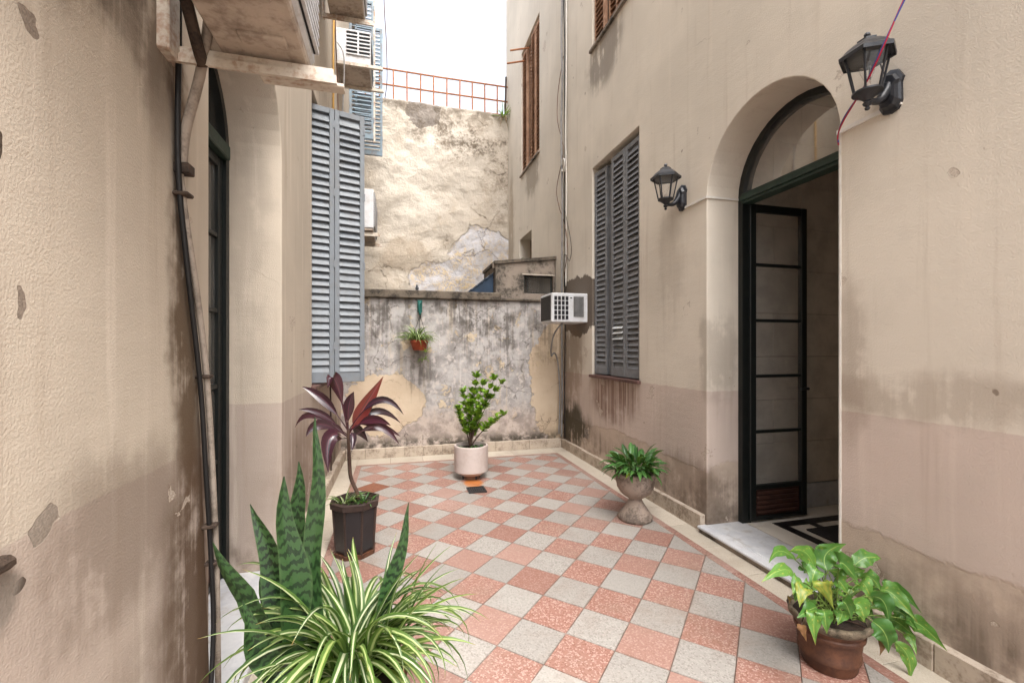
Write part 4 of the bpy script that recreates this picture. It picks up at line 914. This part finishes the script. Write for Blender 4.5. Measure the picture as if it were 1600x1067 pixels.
# ------------------------------------------------------------------ leaf building
def ribbon(name, pts, wid, side, mat, parent, fold=0.25, na=4, curl=0.0, wave=0.0):
    """leaf blade: pts is the midrib, wid(t) half width, side the direction across the blade"""
    k = len(pts); vs = []; uv = []; pts = [Vector(p) for p in pts]
    for i, p in enumerate(pts):
        t = i / (k - 1); d = (pts[min(i + 1, k - 1)] - pts[max(i - 1, 0)]).normalized()
        s_ = Vector(side) if not callable(side) else Vector(side(t)); s_ = (s_ - d * s_.dot(d)); s_ = s_.normalized() if s_.length > 1e-5 else d.orthogonal().normalized()
        nn = s_.cross(d)
        if nn.z < 0: nn = -nn
        w_ = wid(t)
        for a in range(na + 1):
            u = a / na * 2 - 1; vs.append(p + s_ * (u * w_) + nn * (abs(u) * fold * w_ - curl * w_ * u * u + wave * w_ * u * abs(u) * math.sin(t * 15 + 2 * u + len(vs) % 7 * 0.0))); uv.append((a / na, t))
    fs = [(i * (na + 1) + a, i * (na + 1) + a + 1, (i + 1) * (na + 1) + a + 1, (i + 1) * (na + 1) + a) for i in range(k - 1) for a in range(na)]
    return mesh_obj(name, vs, fs, mat, parent, True, uvs=uv)
def bez(a, b, c, n=10, d=None):
    a, b, c = Vector(a), Vector(b), Vector(c)
    if d is None: return [a * (1 - t) ** 2 + b * 2 * t * (1 - t) + c * t * t for t in [i / n for i in range(n + 1)]]
    d = Vector(d); return [a * (1 - t) ** 3 + b * 3 * t * (1 - t) ** 2 + c * 3 * t * t * (1 - t) + d * t ** 3 for t in [i / n for i in range(n + 1)]]
lance = lambda w_, k=0.45: (lambda t: w_ * max(0.03, (math.sin(math.pi * min(1, (t + 0.06) ** k * 0.97))) ** 0.9))
strap = lambda w_: (lambda t: w_ * min(1, 0.55 + 2.2 * t) * max(0.04, (1 - t ** 3.2)))
sword = lambda w_: (lambda t: w_ * min(1, 0.6 + 1.1 * t) * max(0.03, (1 - max(0, t - 0.45) ** 2 * 3.3)))
ovate = lambda w_: (lambda t: w_ * max(0.02, math.sin(math.pi * min(1, t ** 0.72)) ** 0.8))
def view_dir(p): v = Vector((0, 0, CAMH)) - Vector(p); return v.normalized()
def spider(parent, n, L, w_, c, rr, seed, mat='spider_leaf', el=(20, 85), droop=(60, 150), az=None, shared=9, seg=10):
    """arching strap leaves; a few blade shapes are shared and turned"""
    r = random.Random(seed); pool = []
    for k in range(shared):
        e0 = R(el[0] + (el[1] - el[0]) * (k + 0.5) / shared); b = R(r.uniform(*droop)); l = L * r.uniform(0.75, 1.1)
        p = Vector((0, 0, 0)); pts = [p.copy()]
        for i in range(seg):
            a = e0 - b * ((i + 0.5) / seg) ** 1.4; p = p + Vector((math.cos(a), 0.05 * math.sin(i * 0.7 + k), math.sin(a))) * l / seg; pts.append(p.copy())
        pool.append(ribbon('leaf', pts, strap(w_ * r.uniform(0.8, 1.15)), (0, 1, 0), M[mat], parent, 0.45, 4))
    first = list(pool)
    for k in range(n):
        if k < shared: o = first[k]
        else: o = link(bpy.data.objects.new('leaf', first[k % shared].data), parent)
        a = r.uniform(0, 2 * math.pi) if az is None else r.uniform(*az)
        q = r.uniform(0, rr); o.location = (c[0] + q * math.cos(a), c[1] + q * math.sin(a), c[2]); s_ = r.uniform(0.65, 1.1)
        o.scale = (s_, s_, s_); o.rotation_euler = (R(r.uniform(-14, 14)), R(r.uniform(-10, 14)), a)

# ------------------------------------------------------------------ big pot in front: snake plant and spider plant
PX, PY, PH = -0.17, 1.47, 0.40
sp = empty('potted_plant', (PX, PY, 0), 'snake plant and striped spider plant spilling over a terracotta pot in the foreground', 'potted plant')
MB().lathe([(0.0, 0.0), (0.135, 0.0), (0.14, 0.02), (0.178, 0.33), (0.198, 0.34), (0.203, 0.39), (0.188, 0.395), (0.178, 0.36), (0.0, 0.355)], 40).build('pot', M['terracotta'], sp, auto=40)
MB().lathe([(0.179, 0.360), (0.12, 0.372), (0.0, 0.38)], 24).build('soil', M['soil'], sp, True)
def world_to(e, p): return Vector(p) - Vector(e.location)
# (base, middle, tip, half width) of each sword leaf, in the world
for k, (b, m, tp, hw2) in enumerate([
    ((-0.25, 1.50, 0.36), (-0.26, 1.53, 0.88), (-0.252, 1.55, 1.205), 0.027),
    ((-0.28, 1.46, 0.36), (-0.31, 1.48, 0.72), (-0.345, 1.50, 1.03), 0.043),
    ((-0.28, 1.55, 0.36), (-0.33, 1.62, 0.75), (-0.33, 1.64, 1.04), 0.036),
    ((-0.30, 1.52, 0.36), (-0.38, 1.58, 0.66), (-0.455, 1.60, 0.92), 0.038),
    ((-0.29, 1.46, 0.36), (-0.42, 1.50, 0.60), (-0.545, 1.52, 0.84), 0.036),
    ((-0.25, 1.40, 0.36), (-0.36, 1.38, 0.50), (-0.425, 1.38, 0.72), 0.036),
    ((-0.08, 1.50, 0.36), (-0.03, 1.54, 0.60), (0.045, 1.56, 0.895), 0.026),
    ((-0.115, 1.24, 0.28), (-0.112, 1.23, 0.42), (-0.12, 1.23, 0.575), 0.030),
    ((-0.32, 1.53, 0.36), (-0.37, 1.58, 0.55), (-0.43, 1.60, 0.76), 0.040)]):
    pts = [world_to(sp, q) for q in bez(b, m, tp, 14)]; tw = (k * 0.9) % 1.2 - 0.6
    vd = view_dir(m); sd_ = Vector((vd.y, -vd.x, 0)).normalized()
    if k in (0,): f_ = lambda t, s=sd_: Matrix.Rotation(-0.5 + t * 0.9, 3, 'Z') @ s
    else: f_ = lambda t, s=sd_, a=tw: Matrix.Rotation(a * (0.4 + 0.6 * t), 3, 'Z') @ s
    pts = [q + Vector((0.008 * math.sin(i * 0.8 + k * 2), 0, 0)) for i, q in enumerate(pts)]
    ribbon('leaf', pts, (lambda t, w_=sword(hw2), q=k: w_(t) * (1 + 0.07 * math.sin(t * 14 + q))), f_, M['snake_leaf'], sp, 0.30, 6, 0.0, 0.10)
spider(sp, 115, 0.43, 0.0125, (0.02, 0.02, 0.45), 0.11, 11, el=(24, 85), droop=(80, 160), shared=16, seg=12); spider(sp, 50, 0.36, 0.0125, (0.05, 0.0, 0.40), 0.12, 13, el=(0, 60), droop=(60, 140), shared=10, seg=10)
spider(sp, 40, 0.44, 0.0135, (0.06, 0.03, 0.44), 0.12, 12, el=(55, 88), droop=(20, 90), shared=6)

# ------------------------------------------------------------------ cordyline in an eight-sided pot
cx_, cy_ = -0.285, 3.26
co = empty('potted_plant', (cx_, cy_, 0), 'purple-red cordyline on a bare stem in a dark octagonal pot', 'potted plant')
MB().lathe([(0.0, 0.03), (0.128, 0.03), (0.136, 0.05), (0.148, 0.34), (0.148, 0.345), (0.0, 0.345)], 8, rot=0.39).build('pot', M['glazed_dark'], co)
MB().lathe([(0.150, 0.325), (0.168, 0.335), (0.172, 0.372), (0.150, 0.378), (0.140, 0.345)], 8, rot=0.39).build('pot_rim', M['glazed_rim'], co)
for k in range(8):
    a = 0.39 + k * math.pi / 4; MB().tube([(0.129 * math.cos(a), 0.129 * math.sin(a), 0.03), (0.149 * math.cos(a), 0.149 * math.sin(a), 0.335)], 0.009, 6).build('pot_edge', M['glazed_rim'], co)
MB().lathe([(0.0, 0.0), (0.14, 0.0), (0.145, 0.03), (0.0, 0.031)], 8, rot=0.39).build('saucer', M['terracotta'], co)
MB().lathe([(0.139, 0.349), (0.0, 0.362)], 16).build('soil', M['soil'], co, True)
CR = Vector((-0.045, 0.0, 0.80))
MB().tube(smooth_path([(0.02, 0.0, 0.34), (0.01, 0.0, 0.42), (-0.03, 0.01, 0.52), (-0.04, 0.0, 0.66), CR, CR + Vector((0.0, 0, 0.06))], 6), [0.013] * 20 + [0.011] * 11, 8).build('stem', M['bark'], co, True)
def px_at(px, py, Y):                                  # helper for drawing the leaf sprays: a direction turned into a point at depth Y
    u = (px - 800) / 687.53; v = (543.86 - py) / 687.53; s, c = math.sin(0.25504), math.cos(0.25504)
    d = Vector((s + u * c, c - u * s, v)); return Vector((0, 0, CAMH)) + d * (Y / d.y)
for k, (mx_, my_, tx, ty, dy, hw2) in enumerate([
    (562, 650, 599, 588, 0.02, 0.040), (520, 560, 512, 606, -0.05, 0.036), (503, 615, 472, 604, 0.05, 0.026), (500, 636, 466, 640, -0.06, 0.018),
    (478, 630, 461, 668, 0.06, 0.018), (490, 650, 478, 682, -0.10, 0.028), (505, 665, 513, 738, -0.14, 0.040), (598, 600, 631, 648, -0.03, 0.020),
    (590, 625, 626, 661, 0.07, 0.020), (585, 645, 611, 665, -0.10, 0.024), (590, 655, 626, 682, 0.03, 0.022), (592, 648, 624, 694, -0.08, 0.026),
    (556, 680, 549, 706, -0.12, 0.018), (542, 630, 553, 612, -0.03, 0.030), (560, 665, 575, 690, 0.10, 0.026), (525, 668, 505, 665, 0.13, 0.022), (520, 690, 530, 680, 0.12, 0.02)]):
    base = Vector((cx_, cy_, 0)) + CR + Vector((0, 0, rnd.uniform(-0.02, 0.06)))
    mid = px_at(mx_, my_, cy_ + dy * 0.6); tip = px_at(tx, ty, cy_ + dy)
    pts = [world_to(co, q) for q in bez(base, base.lerp(mid, 0.5) + Vector((0, 0, 0.015)), mid, 14, tip)]
    vd = view_dir(mid); d = (tip - base); sd_ = d.cross(vd)
    if sd_.length < 1e-3: sd_ = Vector((1, 0, 0))
    wf_ = lambda t, w_=hw2 * 1.35: w_ * (0.12 if t < 0.30 else max(0.02, 0.12 + 0.88 * math.sin(math.pi * min(1, ((t - 0.30) / 0.70) ** 0.85)) ** 0.9 - 0.12 * t))
    ribbon('leaf', pts, wf_, sd_.normalized(), M['cordy_red'] if k in (0,) else M['cordy_leaf'], co, 0.35, 4)
spider(co, 26, 0.17, 0.006, (-0.07, -0.03, 0.355), 0.05, 21, el=(35, 80), droop=(50, 120), shared=6, seg=7)
spider(co, 26, 0.10, 0.007, (0.06, -0.03, 0.355), 0.06, 22, 'urn_leaf', el=(20, 80), droop=(20, 90), shared=6, seg=6)

# ------------------------------------------------------------------ shrub in the white round pot
sx, sy = 0.79, 4.82
sb = empty('potted_plant', (sx, sy, 0), 'small green leafy shrub in a white cylindrical pot by the drain', 'potted plant')
MB().lathe([(0.0, 0.045), (0.13, 0.045), (0.185, 0.085), (0.187, 0.355), (0.183, 0.362), (0.165, 0.362), (0.162, 0.31), (0.0, 0.305)], 48).build('pot', M['white_pot_paint'], sb, auto=30)
MB().lathe([(0.0, 0.0), (0.10, 0.0), (0.10, 0.046), (0.0, 0.046)], 20).build('pot_foot', M['wood_brown'], sb, auto=30)
for k in range(4): MB().tube([(0.1 * math.cos(k * 1.57 + .4), 0.1 * math.sin(k * 1.57 + .4), 0), (0.1 * math.cos(k * 1.57 + .4), 0.1 * math.sin(k * 1.57 + .4), 0.046)], 0.012, 6).build('caster', M['iron_black'], sb)
MB().lathe([(0.163, 0.318), (0.1, 0.325), (0.0, 0.33)], 20).build('soil', M['soil'], sb, True)
r = random.Random(5); stems = MB(); LV = []; LF = []; LU = []
def small_leaf(p, d, l, hw2):
    d = d.normalized(); s_ = d.cross(Vector((r.uniform(-.4, .4), r.uniform(-.4, .4), 1))).normalized(); nn = s_.cross(d); b = len(LV)
    for (t, u) in ((0, 0), (0.35, -1), (0.35, 0), (0.35, 1), (0.7, -0.85), (0.7, 0), (0.7, 0.85), (1.0, 0)):
        LV.append(p + d * (t * l) + s_ * (u * hw2) + nn * (abs(u) * hw2 * 0.35 - t * t * l * 0.15)); LU.append((u * 0.5 + 0.5, t))
    LF.extend([(b, b + 2, b + 1), (b, b + 3, b + 2), (b + 1, b + 2, b + 5, b + 4), (b + 2, b + 3, b + 6, b + 5), (b + 4, b + 5, b + 7), (b + 5, b + 6, b + 7)])
def tuft(p, up, n, l):
    for k in range(n):
        a = r.uniform(0, 6.283); d = Vector((math.cos(a), math.sin(a), r.uniform(-0.1, 1.1))) + up * 0.6; small_leaf(p + Vector((r.uniform(-.015, .015), r.uniform(-.015, .015), r.uniform(-.02, .02))), d, l * r.uniform(0.7, 1.15), l * 0.29)
for (tx, ty, dy, lv) in ((745, 588, 0, 5), (772, 592, -0.05, 4), (783, 598, 0.04, 4), (755, 600, 0.1, 5), (723, 612, 0.02, 4), (716, 640, -0.05, 4), (722, 658, 0.08, 4), (735, 630, -0.1, 5), (762, 622, 0.05, 4), (750, 642, -0.08, 5), (785, 648, -0.02, 5), (770, 660, 0.06, 4), (728, 672, -0.04, 3), (745, 668, 0.07, 4), (738, 612, 0.06, 4)):
    tip = px_at(tx, ty, sy + dy) - Vector((sx, sy, 0)); base = Vector((r.uniform(-.012, .012) - 0.02, r.uniform(-.012, .012), 0.32))
    mid = base.lerp(tip, 0.5) + Vector((-tip.x * 0.22, -tip.y * 0.2, 0.02)); pts = bez(base, mid, tip, 8)
    stems.tube(pts, [0.0065 - 0.0045 * i / 8 for i in range(9)], 5)
    for q in range(lv):
        i = 8 - q; 
        if i < 3: break
        tuft(pts[i], (pts[i] - pts[i - 1]).normalized(), 18 if q == 0 else 12, 0.070)
stems.build('stems', M['bark'], sb, True)
o = mesh_obj('foliage', LV, LF, M['shrub_leaf'], sb, True, uvs=LU); o['kind'] = 'stuff'
LV = []; LF = []; LU = []
for k in range(60):
    a = r.uniform(0, 6.283); q = 0.15 * math.sqrt(r.random()); small_leaf(Vector((q * math.cos(a), q * math.sin(a), 0.322)), Vector((r.uniform(-1, 1), r.uniform(-1, 1), r.uniform(0.3, 1.3))), 0.035, 0.009)
o = mesh_obj('weeds', LV, LF, M['urn_leaf'], sb, True, uvs=LU); o['kind'] = 'stuff'

# ------------------------------------------------------------------ stone urn
ux, uy = 1.925, 3.30
UZ = 1.10
un = empty('potted_plant', (ux, uy, 0.0), 'dark green leafy plant in a grey stone goblet urn by the skirting', 'potted plant')
def swirl(rr, z, a): return rr * (1 + (0.022 * math.sin(13 * (a + z * 5.0)) if 0.19 < z < 0.335 else 0))
MB().lathe([(0.0, 0.0), (0.128, 0.0), (0.138, 0.008), (0.140, 0.028), (0.126, 0.050), (0.098, 0.085), (0.072, 0.120), (0.055, 0.148), (0.053, 0.156), (0.062, 0.166), (0.095, 0.185), (0.125, 0.21), (0.146, 0.245), (0.157, 0.285), (0.160, 0.325), (0.162, 0.340), (0.168, 0.348), (0.166, 0.362), (0.146, 0.362), (0.142, 0.33), (0.0, 0.325)], 78, fn=swirl).build('pot', M['cast_stone'], un, True)
MB().lathe([(0.143, 0.335), (0.0, 0.345)], 20).build('soil', M['soil'], un, True)
r = random.Random(9); pool = []
for k in range(10):
    L = r.uniform(0.10, 0.15); e0 = R(20 + 6 * k); p = Vector((0, 0, 0)); pts = [p.copy()]
    for i in range(9):
        a = e0 - R(80) * ((i + 0.5) / 9) ** 1.5; p = p + Vector((math.cos(a), 0, math.sin(a))) * L * 1.9 / 9; pts.append(p.copy())
    hw2 = L * r.uniform(0.14, 0.2); pool.append(ribbon('leaf', pts, (lambda t, w_=hw2: w_ * (0.09 if t < 0.42 else max(0.03, math.sin(math.pi * min(1, ((t - 0.42) / 0.58) ** 0.75))))), (0, 1, 0), M['urn_leaf'], un, 0.3, 4))
un.scale = (1, 1, UZ)
for k in range(170):
    o = pool[k] if k < 10 else link(bpy.data.objects.new('leaf', pool[k % 10].data), un)
    a = r.uniform(0, 6.283); q = 0.10 * math.sqrt(r.random()); o.location = (q * math.cos(a), q * math.sin(a), 0.350); s_ = r.uniform(0.7, 1.1); o.scale = (s_, s_, s_)
    o.rotation_euler = (R(r.uniform(-25, 25)), R(r.uniform(-26, 6)), a + r.uniform(-0.5, 0.5))
o = ribbon('dry_leaf', bez((-0.12, -0.11, 0.39), (-0.14, -0.14, 0.40), (-0.18, -0.16, 0.36), 6), ovate(0.016), (0, 0.5, 0.8), M['yellow_leaf'], un); o['label'] = 'yellowed leaf at the urn rim'

# ------------------------------------------------------------------ broad-leaved plant in a terracotta pot, near right
tx_, ty_ = 1.895, 1.57
te = empty('potted_plant', (tx_, ty_, 0), 'broad-leaved light green plant in a brown terracotta pot, nearest the camera right', 'potted plant')
MB().lathe([(0.0, 0.0), (0.102, 0.0), (0.108, 0.012), (0.114, 0.05), (0.121, 0.054), (0.122, 0.074), (0.118, 0.082), (0.127, 0.15), (0.136, 0.155), (0.137, 0.168), (0.131, 0.174), (0.140, 0.195)], 44, fn=lambda rr, z, a: rr * (1 + 0.008 * math.sin(16 * a) * (0.085 < z < 0.148))).build('pot', M['terracotta'], te, auto=35)
MB().lathe([(0.139, 0.193), (0.156, 0.208), (0.162, 0.224), (0.158, 0.236), (0.146, 0.238), (0.138, 0.205), (0.0, 0.2)], 60, fn=lambda rr, z, a: rr * (1 + 0.022 * math.sin(15 * a + 0.6 * math.sin(4 * a)) * (z > 0.2))).build('pot_rim', M['mossy_stone'], te, True)
MB().lathe([(0.139, 0.21), (0.0, 0.225)], 20).build('soil', M['soil'], te, True)
def tpx(zx, zy, dy):
    p = px_at(1160 + zx / 3.636, 800 + zy / 3.636, ty_ + dy); c = Vector((0, 0, CAMH))
    return c + (p - c) * (2.23 / p.x) if p.x > 2.23 else p
r = random.Random(3)
for k, (bx_, by_, ex, ey, hw2, dy, kind) in enumerate([
    (410, 320, 260, 225, 32, 0.00, 0), (480, 330, 590, 180, 46, 0.05, 0), (300, 270, 150, 290, 24, 0.06, 0), (290, 350, 105, 400, 26, -0.04, 0),
    (420, 300, 300, 270, 30, 0.10, 0), (640, 300, 790, 265, 36, 0.02, 0), (545, 315, 665, 410, 44, -0.05, 0), (430, 330, 390, 430, 34, -0.08, 0),
    (340, 400, 285, 470, 30, -0.07, 0), (450, 400, 520, 550, 34, -0.12, 1), (370, 435, 325, 540, 30, -0.10, 1), (670, 370, 790, 450, 34, 0.0, 0),
    (780, 445, 995, 625, 42, -0.02, 0), (650, 410, 740, 520, 36, -0.05, 0), (730, 480, 830, 630, 40, -0.08, 0), (420, 540, 310, 600, 26, -0.10, 0),
    (430, 560, 415, 755, 28, -0.14, 0), (460, 560, 480, 690, 30, -0.16, 0), (560, 510, 620, 610, 36, -0.12, 0), (630, 520, 690, 625, 38, -0.10, 0),
    (840, 610, 990, 715, 32, 0.02, 0), (930, 610, 1165, 790, 34, -0.01, 0), (740, 620, 830, 800, 44, -0.14, 0), (560, 460, 505, 460, 26, 0.02, 0),
    (820, 430, 1020, 575, 26, 0.10, 0), (800, 420, 880, 445, 22, 0.12, 0), (920, 690, 990, 815, 18, -0.06, 0), (870, 740, 950, 955, 28, -0.12, 0),
    (765, 700, 780, 815, 16, -0.13, 2), (335, 640, 365, 735, 16, -0.13, 2), (520, 270, 600, 250, 30, 0.14, 0), (560, 380, 480, 330, 28, 0.12, 0), (700, 430, 780, 560, 32, 0.06, 0), (350, 330, 420, 360, 24, 0.12, 0),
    (600, 420, 560, 540, 30, 0.05, 0), (500, 430, 470, 520, 28, 0.08, 0), (680, 560, 760, 660, 30, 0.08, 0), (330, 480, 300, 510, 14, -0.05, 0), (280, 490, 270, 520, 10, -0.05, 2), (470, 300, 440, 190, 30, 0.08, 0), (520, 400, 600, 470, 34, -0.02, 0), (400, 420, 350, 480, 26, 0.02, 0), (620, 360, 700, 330, 28, 0.10, 0), (700, 500, 860, 590, 34, 0.04, 0), (840, 520, 960, 600, 30, 0.0, 0), (560, 560, 540, 640, 28, -0.10, 0), (660, 600, 720, 690, 30, -0.06, 0), (390, 500, 380, 570, 26, -0.06, 0), (860, 560, 1000, 680, 30, -0.05, 0)]):
    b = tpx(bx_, by_, dy); e = tpx(ex, ey, dy - 0.03); wv = hw2 / 3.636 / 687.5 * 1.95 * 1.25
    root = Vector((tx_ + r.uniform(-.06, .06), ty_ + r.uniform(-.06, .06), 0.21))
    bl = b - Vector((tx_, ty_, 0)); el_ = e - Vector((tx_, ty_, 0)); rl_ = root - Vector((tx_, ty_, 0))
    md = rl_.lerp(bl, 0.55) + Vector((0, 0, 0.05))
    MB().tube(bez(rl_, md, bl, 8), [0.0036 - 0.0012 * i / 8 for i in range(9)], 5).build('leaf_stalk', M['stem_green'] if kind < 2 else M['bark'], te, True)
    dirp = (bl - md).normalized(); L = (el_ - bl).length
    pts = bez(bl, bl + dirp * L * 0.5 + Vector((0, 0, 0.02)), el_, 14)
    vd = view_dir(b); ac = (el_ - bl).cross(vd); ac = ac.normalized() if ac.length > 1e-4 else Vector((1, 0, 0))
    ac = (ac + Vector((r.uniform(-.3, .3), r.uniform(-.3, .3), r.uniform(-.3, .3)))).normalized()
    wob = r.uniform(0, 6); wfun = (lambda t, w_=wv, q=wob: w_ * max(0.015, math.sin(math.pi * min(1, (t * 0.97 + 0.03) ** 0.68)) ** 1.05) * (1.08 + 0.10 * math.sin(t * 17 + q)))
    ribbon('leaf', pts, wfun, ac, M[('lily_leaf', 'yellow_leaf', 'dry_leaf')[kind]], te, 0.30, 6, 0.12, r.uniform(0.15, 0.4))

# ------------------------------------------------------------------ hanging basket on the low wall
hx, hy = 0.28, 5.86
hb = empty('hanging_planter', (hx, hy, 1.40), 'striped spider plant in a red terracotta wall pot hung on wires', 'hanging plant')
MB().lathe([(0.0, 0.0), (0.075, 0.0), (0.085, 0.01), (0.112, 0.10), (0.118, 0.105), (0.12, 0.13), (0.11, 0.13), (0.105, 0.11), (0.0, 0.105)], 28).build('pot', M['terracotta_red'], hb, auto=35)
MB().lathe([(0.106, 0.112), (0.0, 0.12)], 16).build('soil', M['soil'], hb, True)
for (a, b) in ((0.10, 0.0), (-0.10, 0.0), (0, 0.09)): MB().tube([(a, b, 0.125), (0.01, 0.02, 0.46)], 0.003, 5).build('hanger_wire', M['cable_black'], hb)
MB().tube(smooth_path([(0.01, 0.02, 0.46), (0.0, 0.02, 0.55), (0.01, 0.03, 0.62), (0.03, 0.10, 0.63)], 5), 0.014, 6).build('hook', M['green_plastic'], hb, True)
MB().box(-0.02, 0.04, 0.08, 0.14, 0.50, 0.66, bev=0.004).build('bracket', M['green_plastic'], hb)
spider(hb, 80, 0.36, 0.0125, (-0.03, -0.03, 0.12), 0.07, 31, el=(20, 85), droop=(60, 140), shared=9, seg=8)
MB().tube(smooth_path([(0.05, -0.06, 0.13), (0.10, -0.11, 0.08), (0.08, -0.13, -0.02), (0.06, -0.13, -0.12)], 4), 0.003, 5).build('runner', M['stem_green'], hb, True)
spider(hb, 12, 0.10, 0.007, (0.08, -0.13, -0.02), 0.01, 32, 'shrub_leaf', el=(0, 70), droop=(30, 90), shared=4, seg=6); spider(hb, 14, 0.11, 0.007, (0.06, -0.13, -0.12), 0.01, 33, 'shrub_leaf', el=(-10, 60), droop=(30, 90), shared=4, seg=6)

# ------------------------------------------------------------------ small things
dr = empty('floor_drain', (0.77, 4.37, 0), 'square black iron drain grate in the tiles before the white pot', 'drain')
MB().box(-0.085, 0.085, -0.085, 0.085, 0.001, 0.004).build('drain_bed', M['slot_dark'], dr)
for k in range(2): MB().box(-0.09, 0.09, -0.09 + k * 0.168, -0.078 + k * 0.168, 0.0015, 0.011).build('drain_frame', M['drain_iron'], dr); MB().box(-0.09 + k * 0.168, -0.078 + k * 0.168, -0.077, 0.077, 0.0015, 0.011).build('drain_frame', M['drain_iron'], dr)
for k in range(7): MB().box(-0.066 + k * 0.02, -0.056 + k * 0.02, -0.077, 0.077, 0.002, 0.009).build('drain_bar', M['drain_iron'], dr)
MB().box(-0.077, 0.077, -0.006, 0.006, 0.003, 0.0095).build('drain_bar', M['drain_iron'], dr)
np_ = empty('small_planter', (2.22, 8.05, 3.02), 'small white planter hung by the niche high behind the outhouse', 'planter')
MB().lathe([(0.0, -0.14), (0.06, -0.14), (0.09, 0.05), (0.082, 0.05), (0.0, 0.03)], 16).build('pot', M['white_metal'], np_, True)
spider(np_, 16, 0.17, 0.012, (0, 0, 0.04), 0.04, 41, 'urn_leaf', el=(5, 80), droop=(40, 120), shared=5, seg=6)
wd_ = empty('weed', (2.20, 9.2, 6.40), 'tuft of weeds growing where the railing meets the cream wall', 'weed')
spider(wd_, 22, 0.35, 0.012, (0, 0, 0.0), 0.06, 42, 'shrub_leaf', el=(20, 88), droop=(20, 110), shared=6, seg=6); spider(wd_, 14, 0.35, 0.008, (0.04, 0, 0.0), 0.05, 43, 'dry_leaf', el=(-60, 60), droop=(40, 110), shared=5, seg=6)
# broken iron stub in the near tan wall
tag(MB().box(-0.70, -0.640, 0.90, 0.965, 1.045, 1.07, Matrix.Rotation(0.0, 4, 'X'), bev=0.008).build('wall_stub', M['pipe_dark']), 'broken brown stub sticking out of the near tan wall', 'stub')
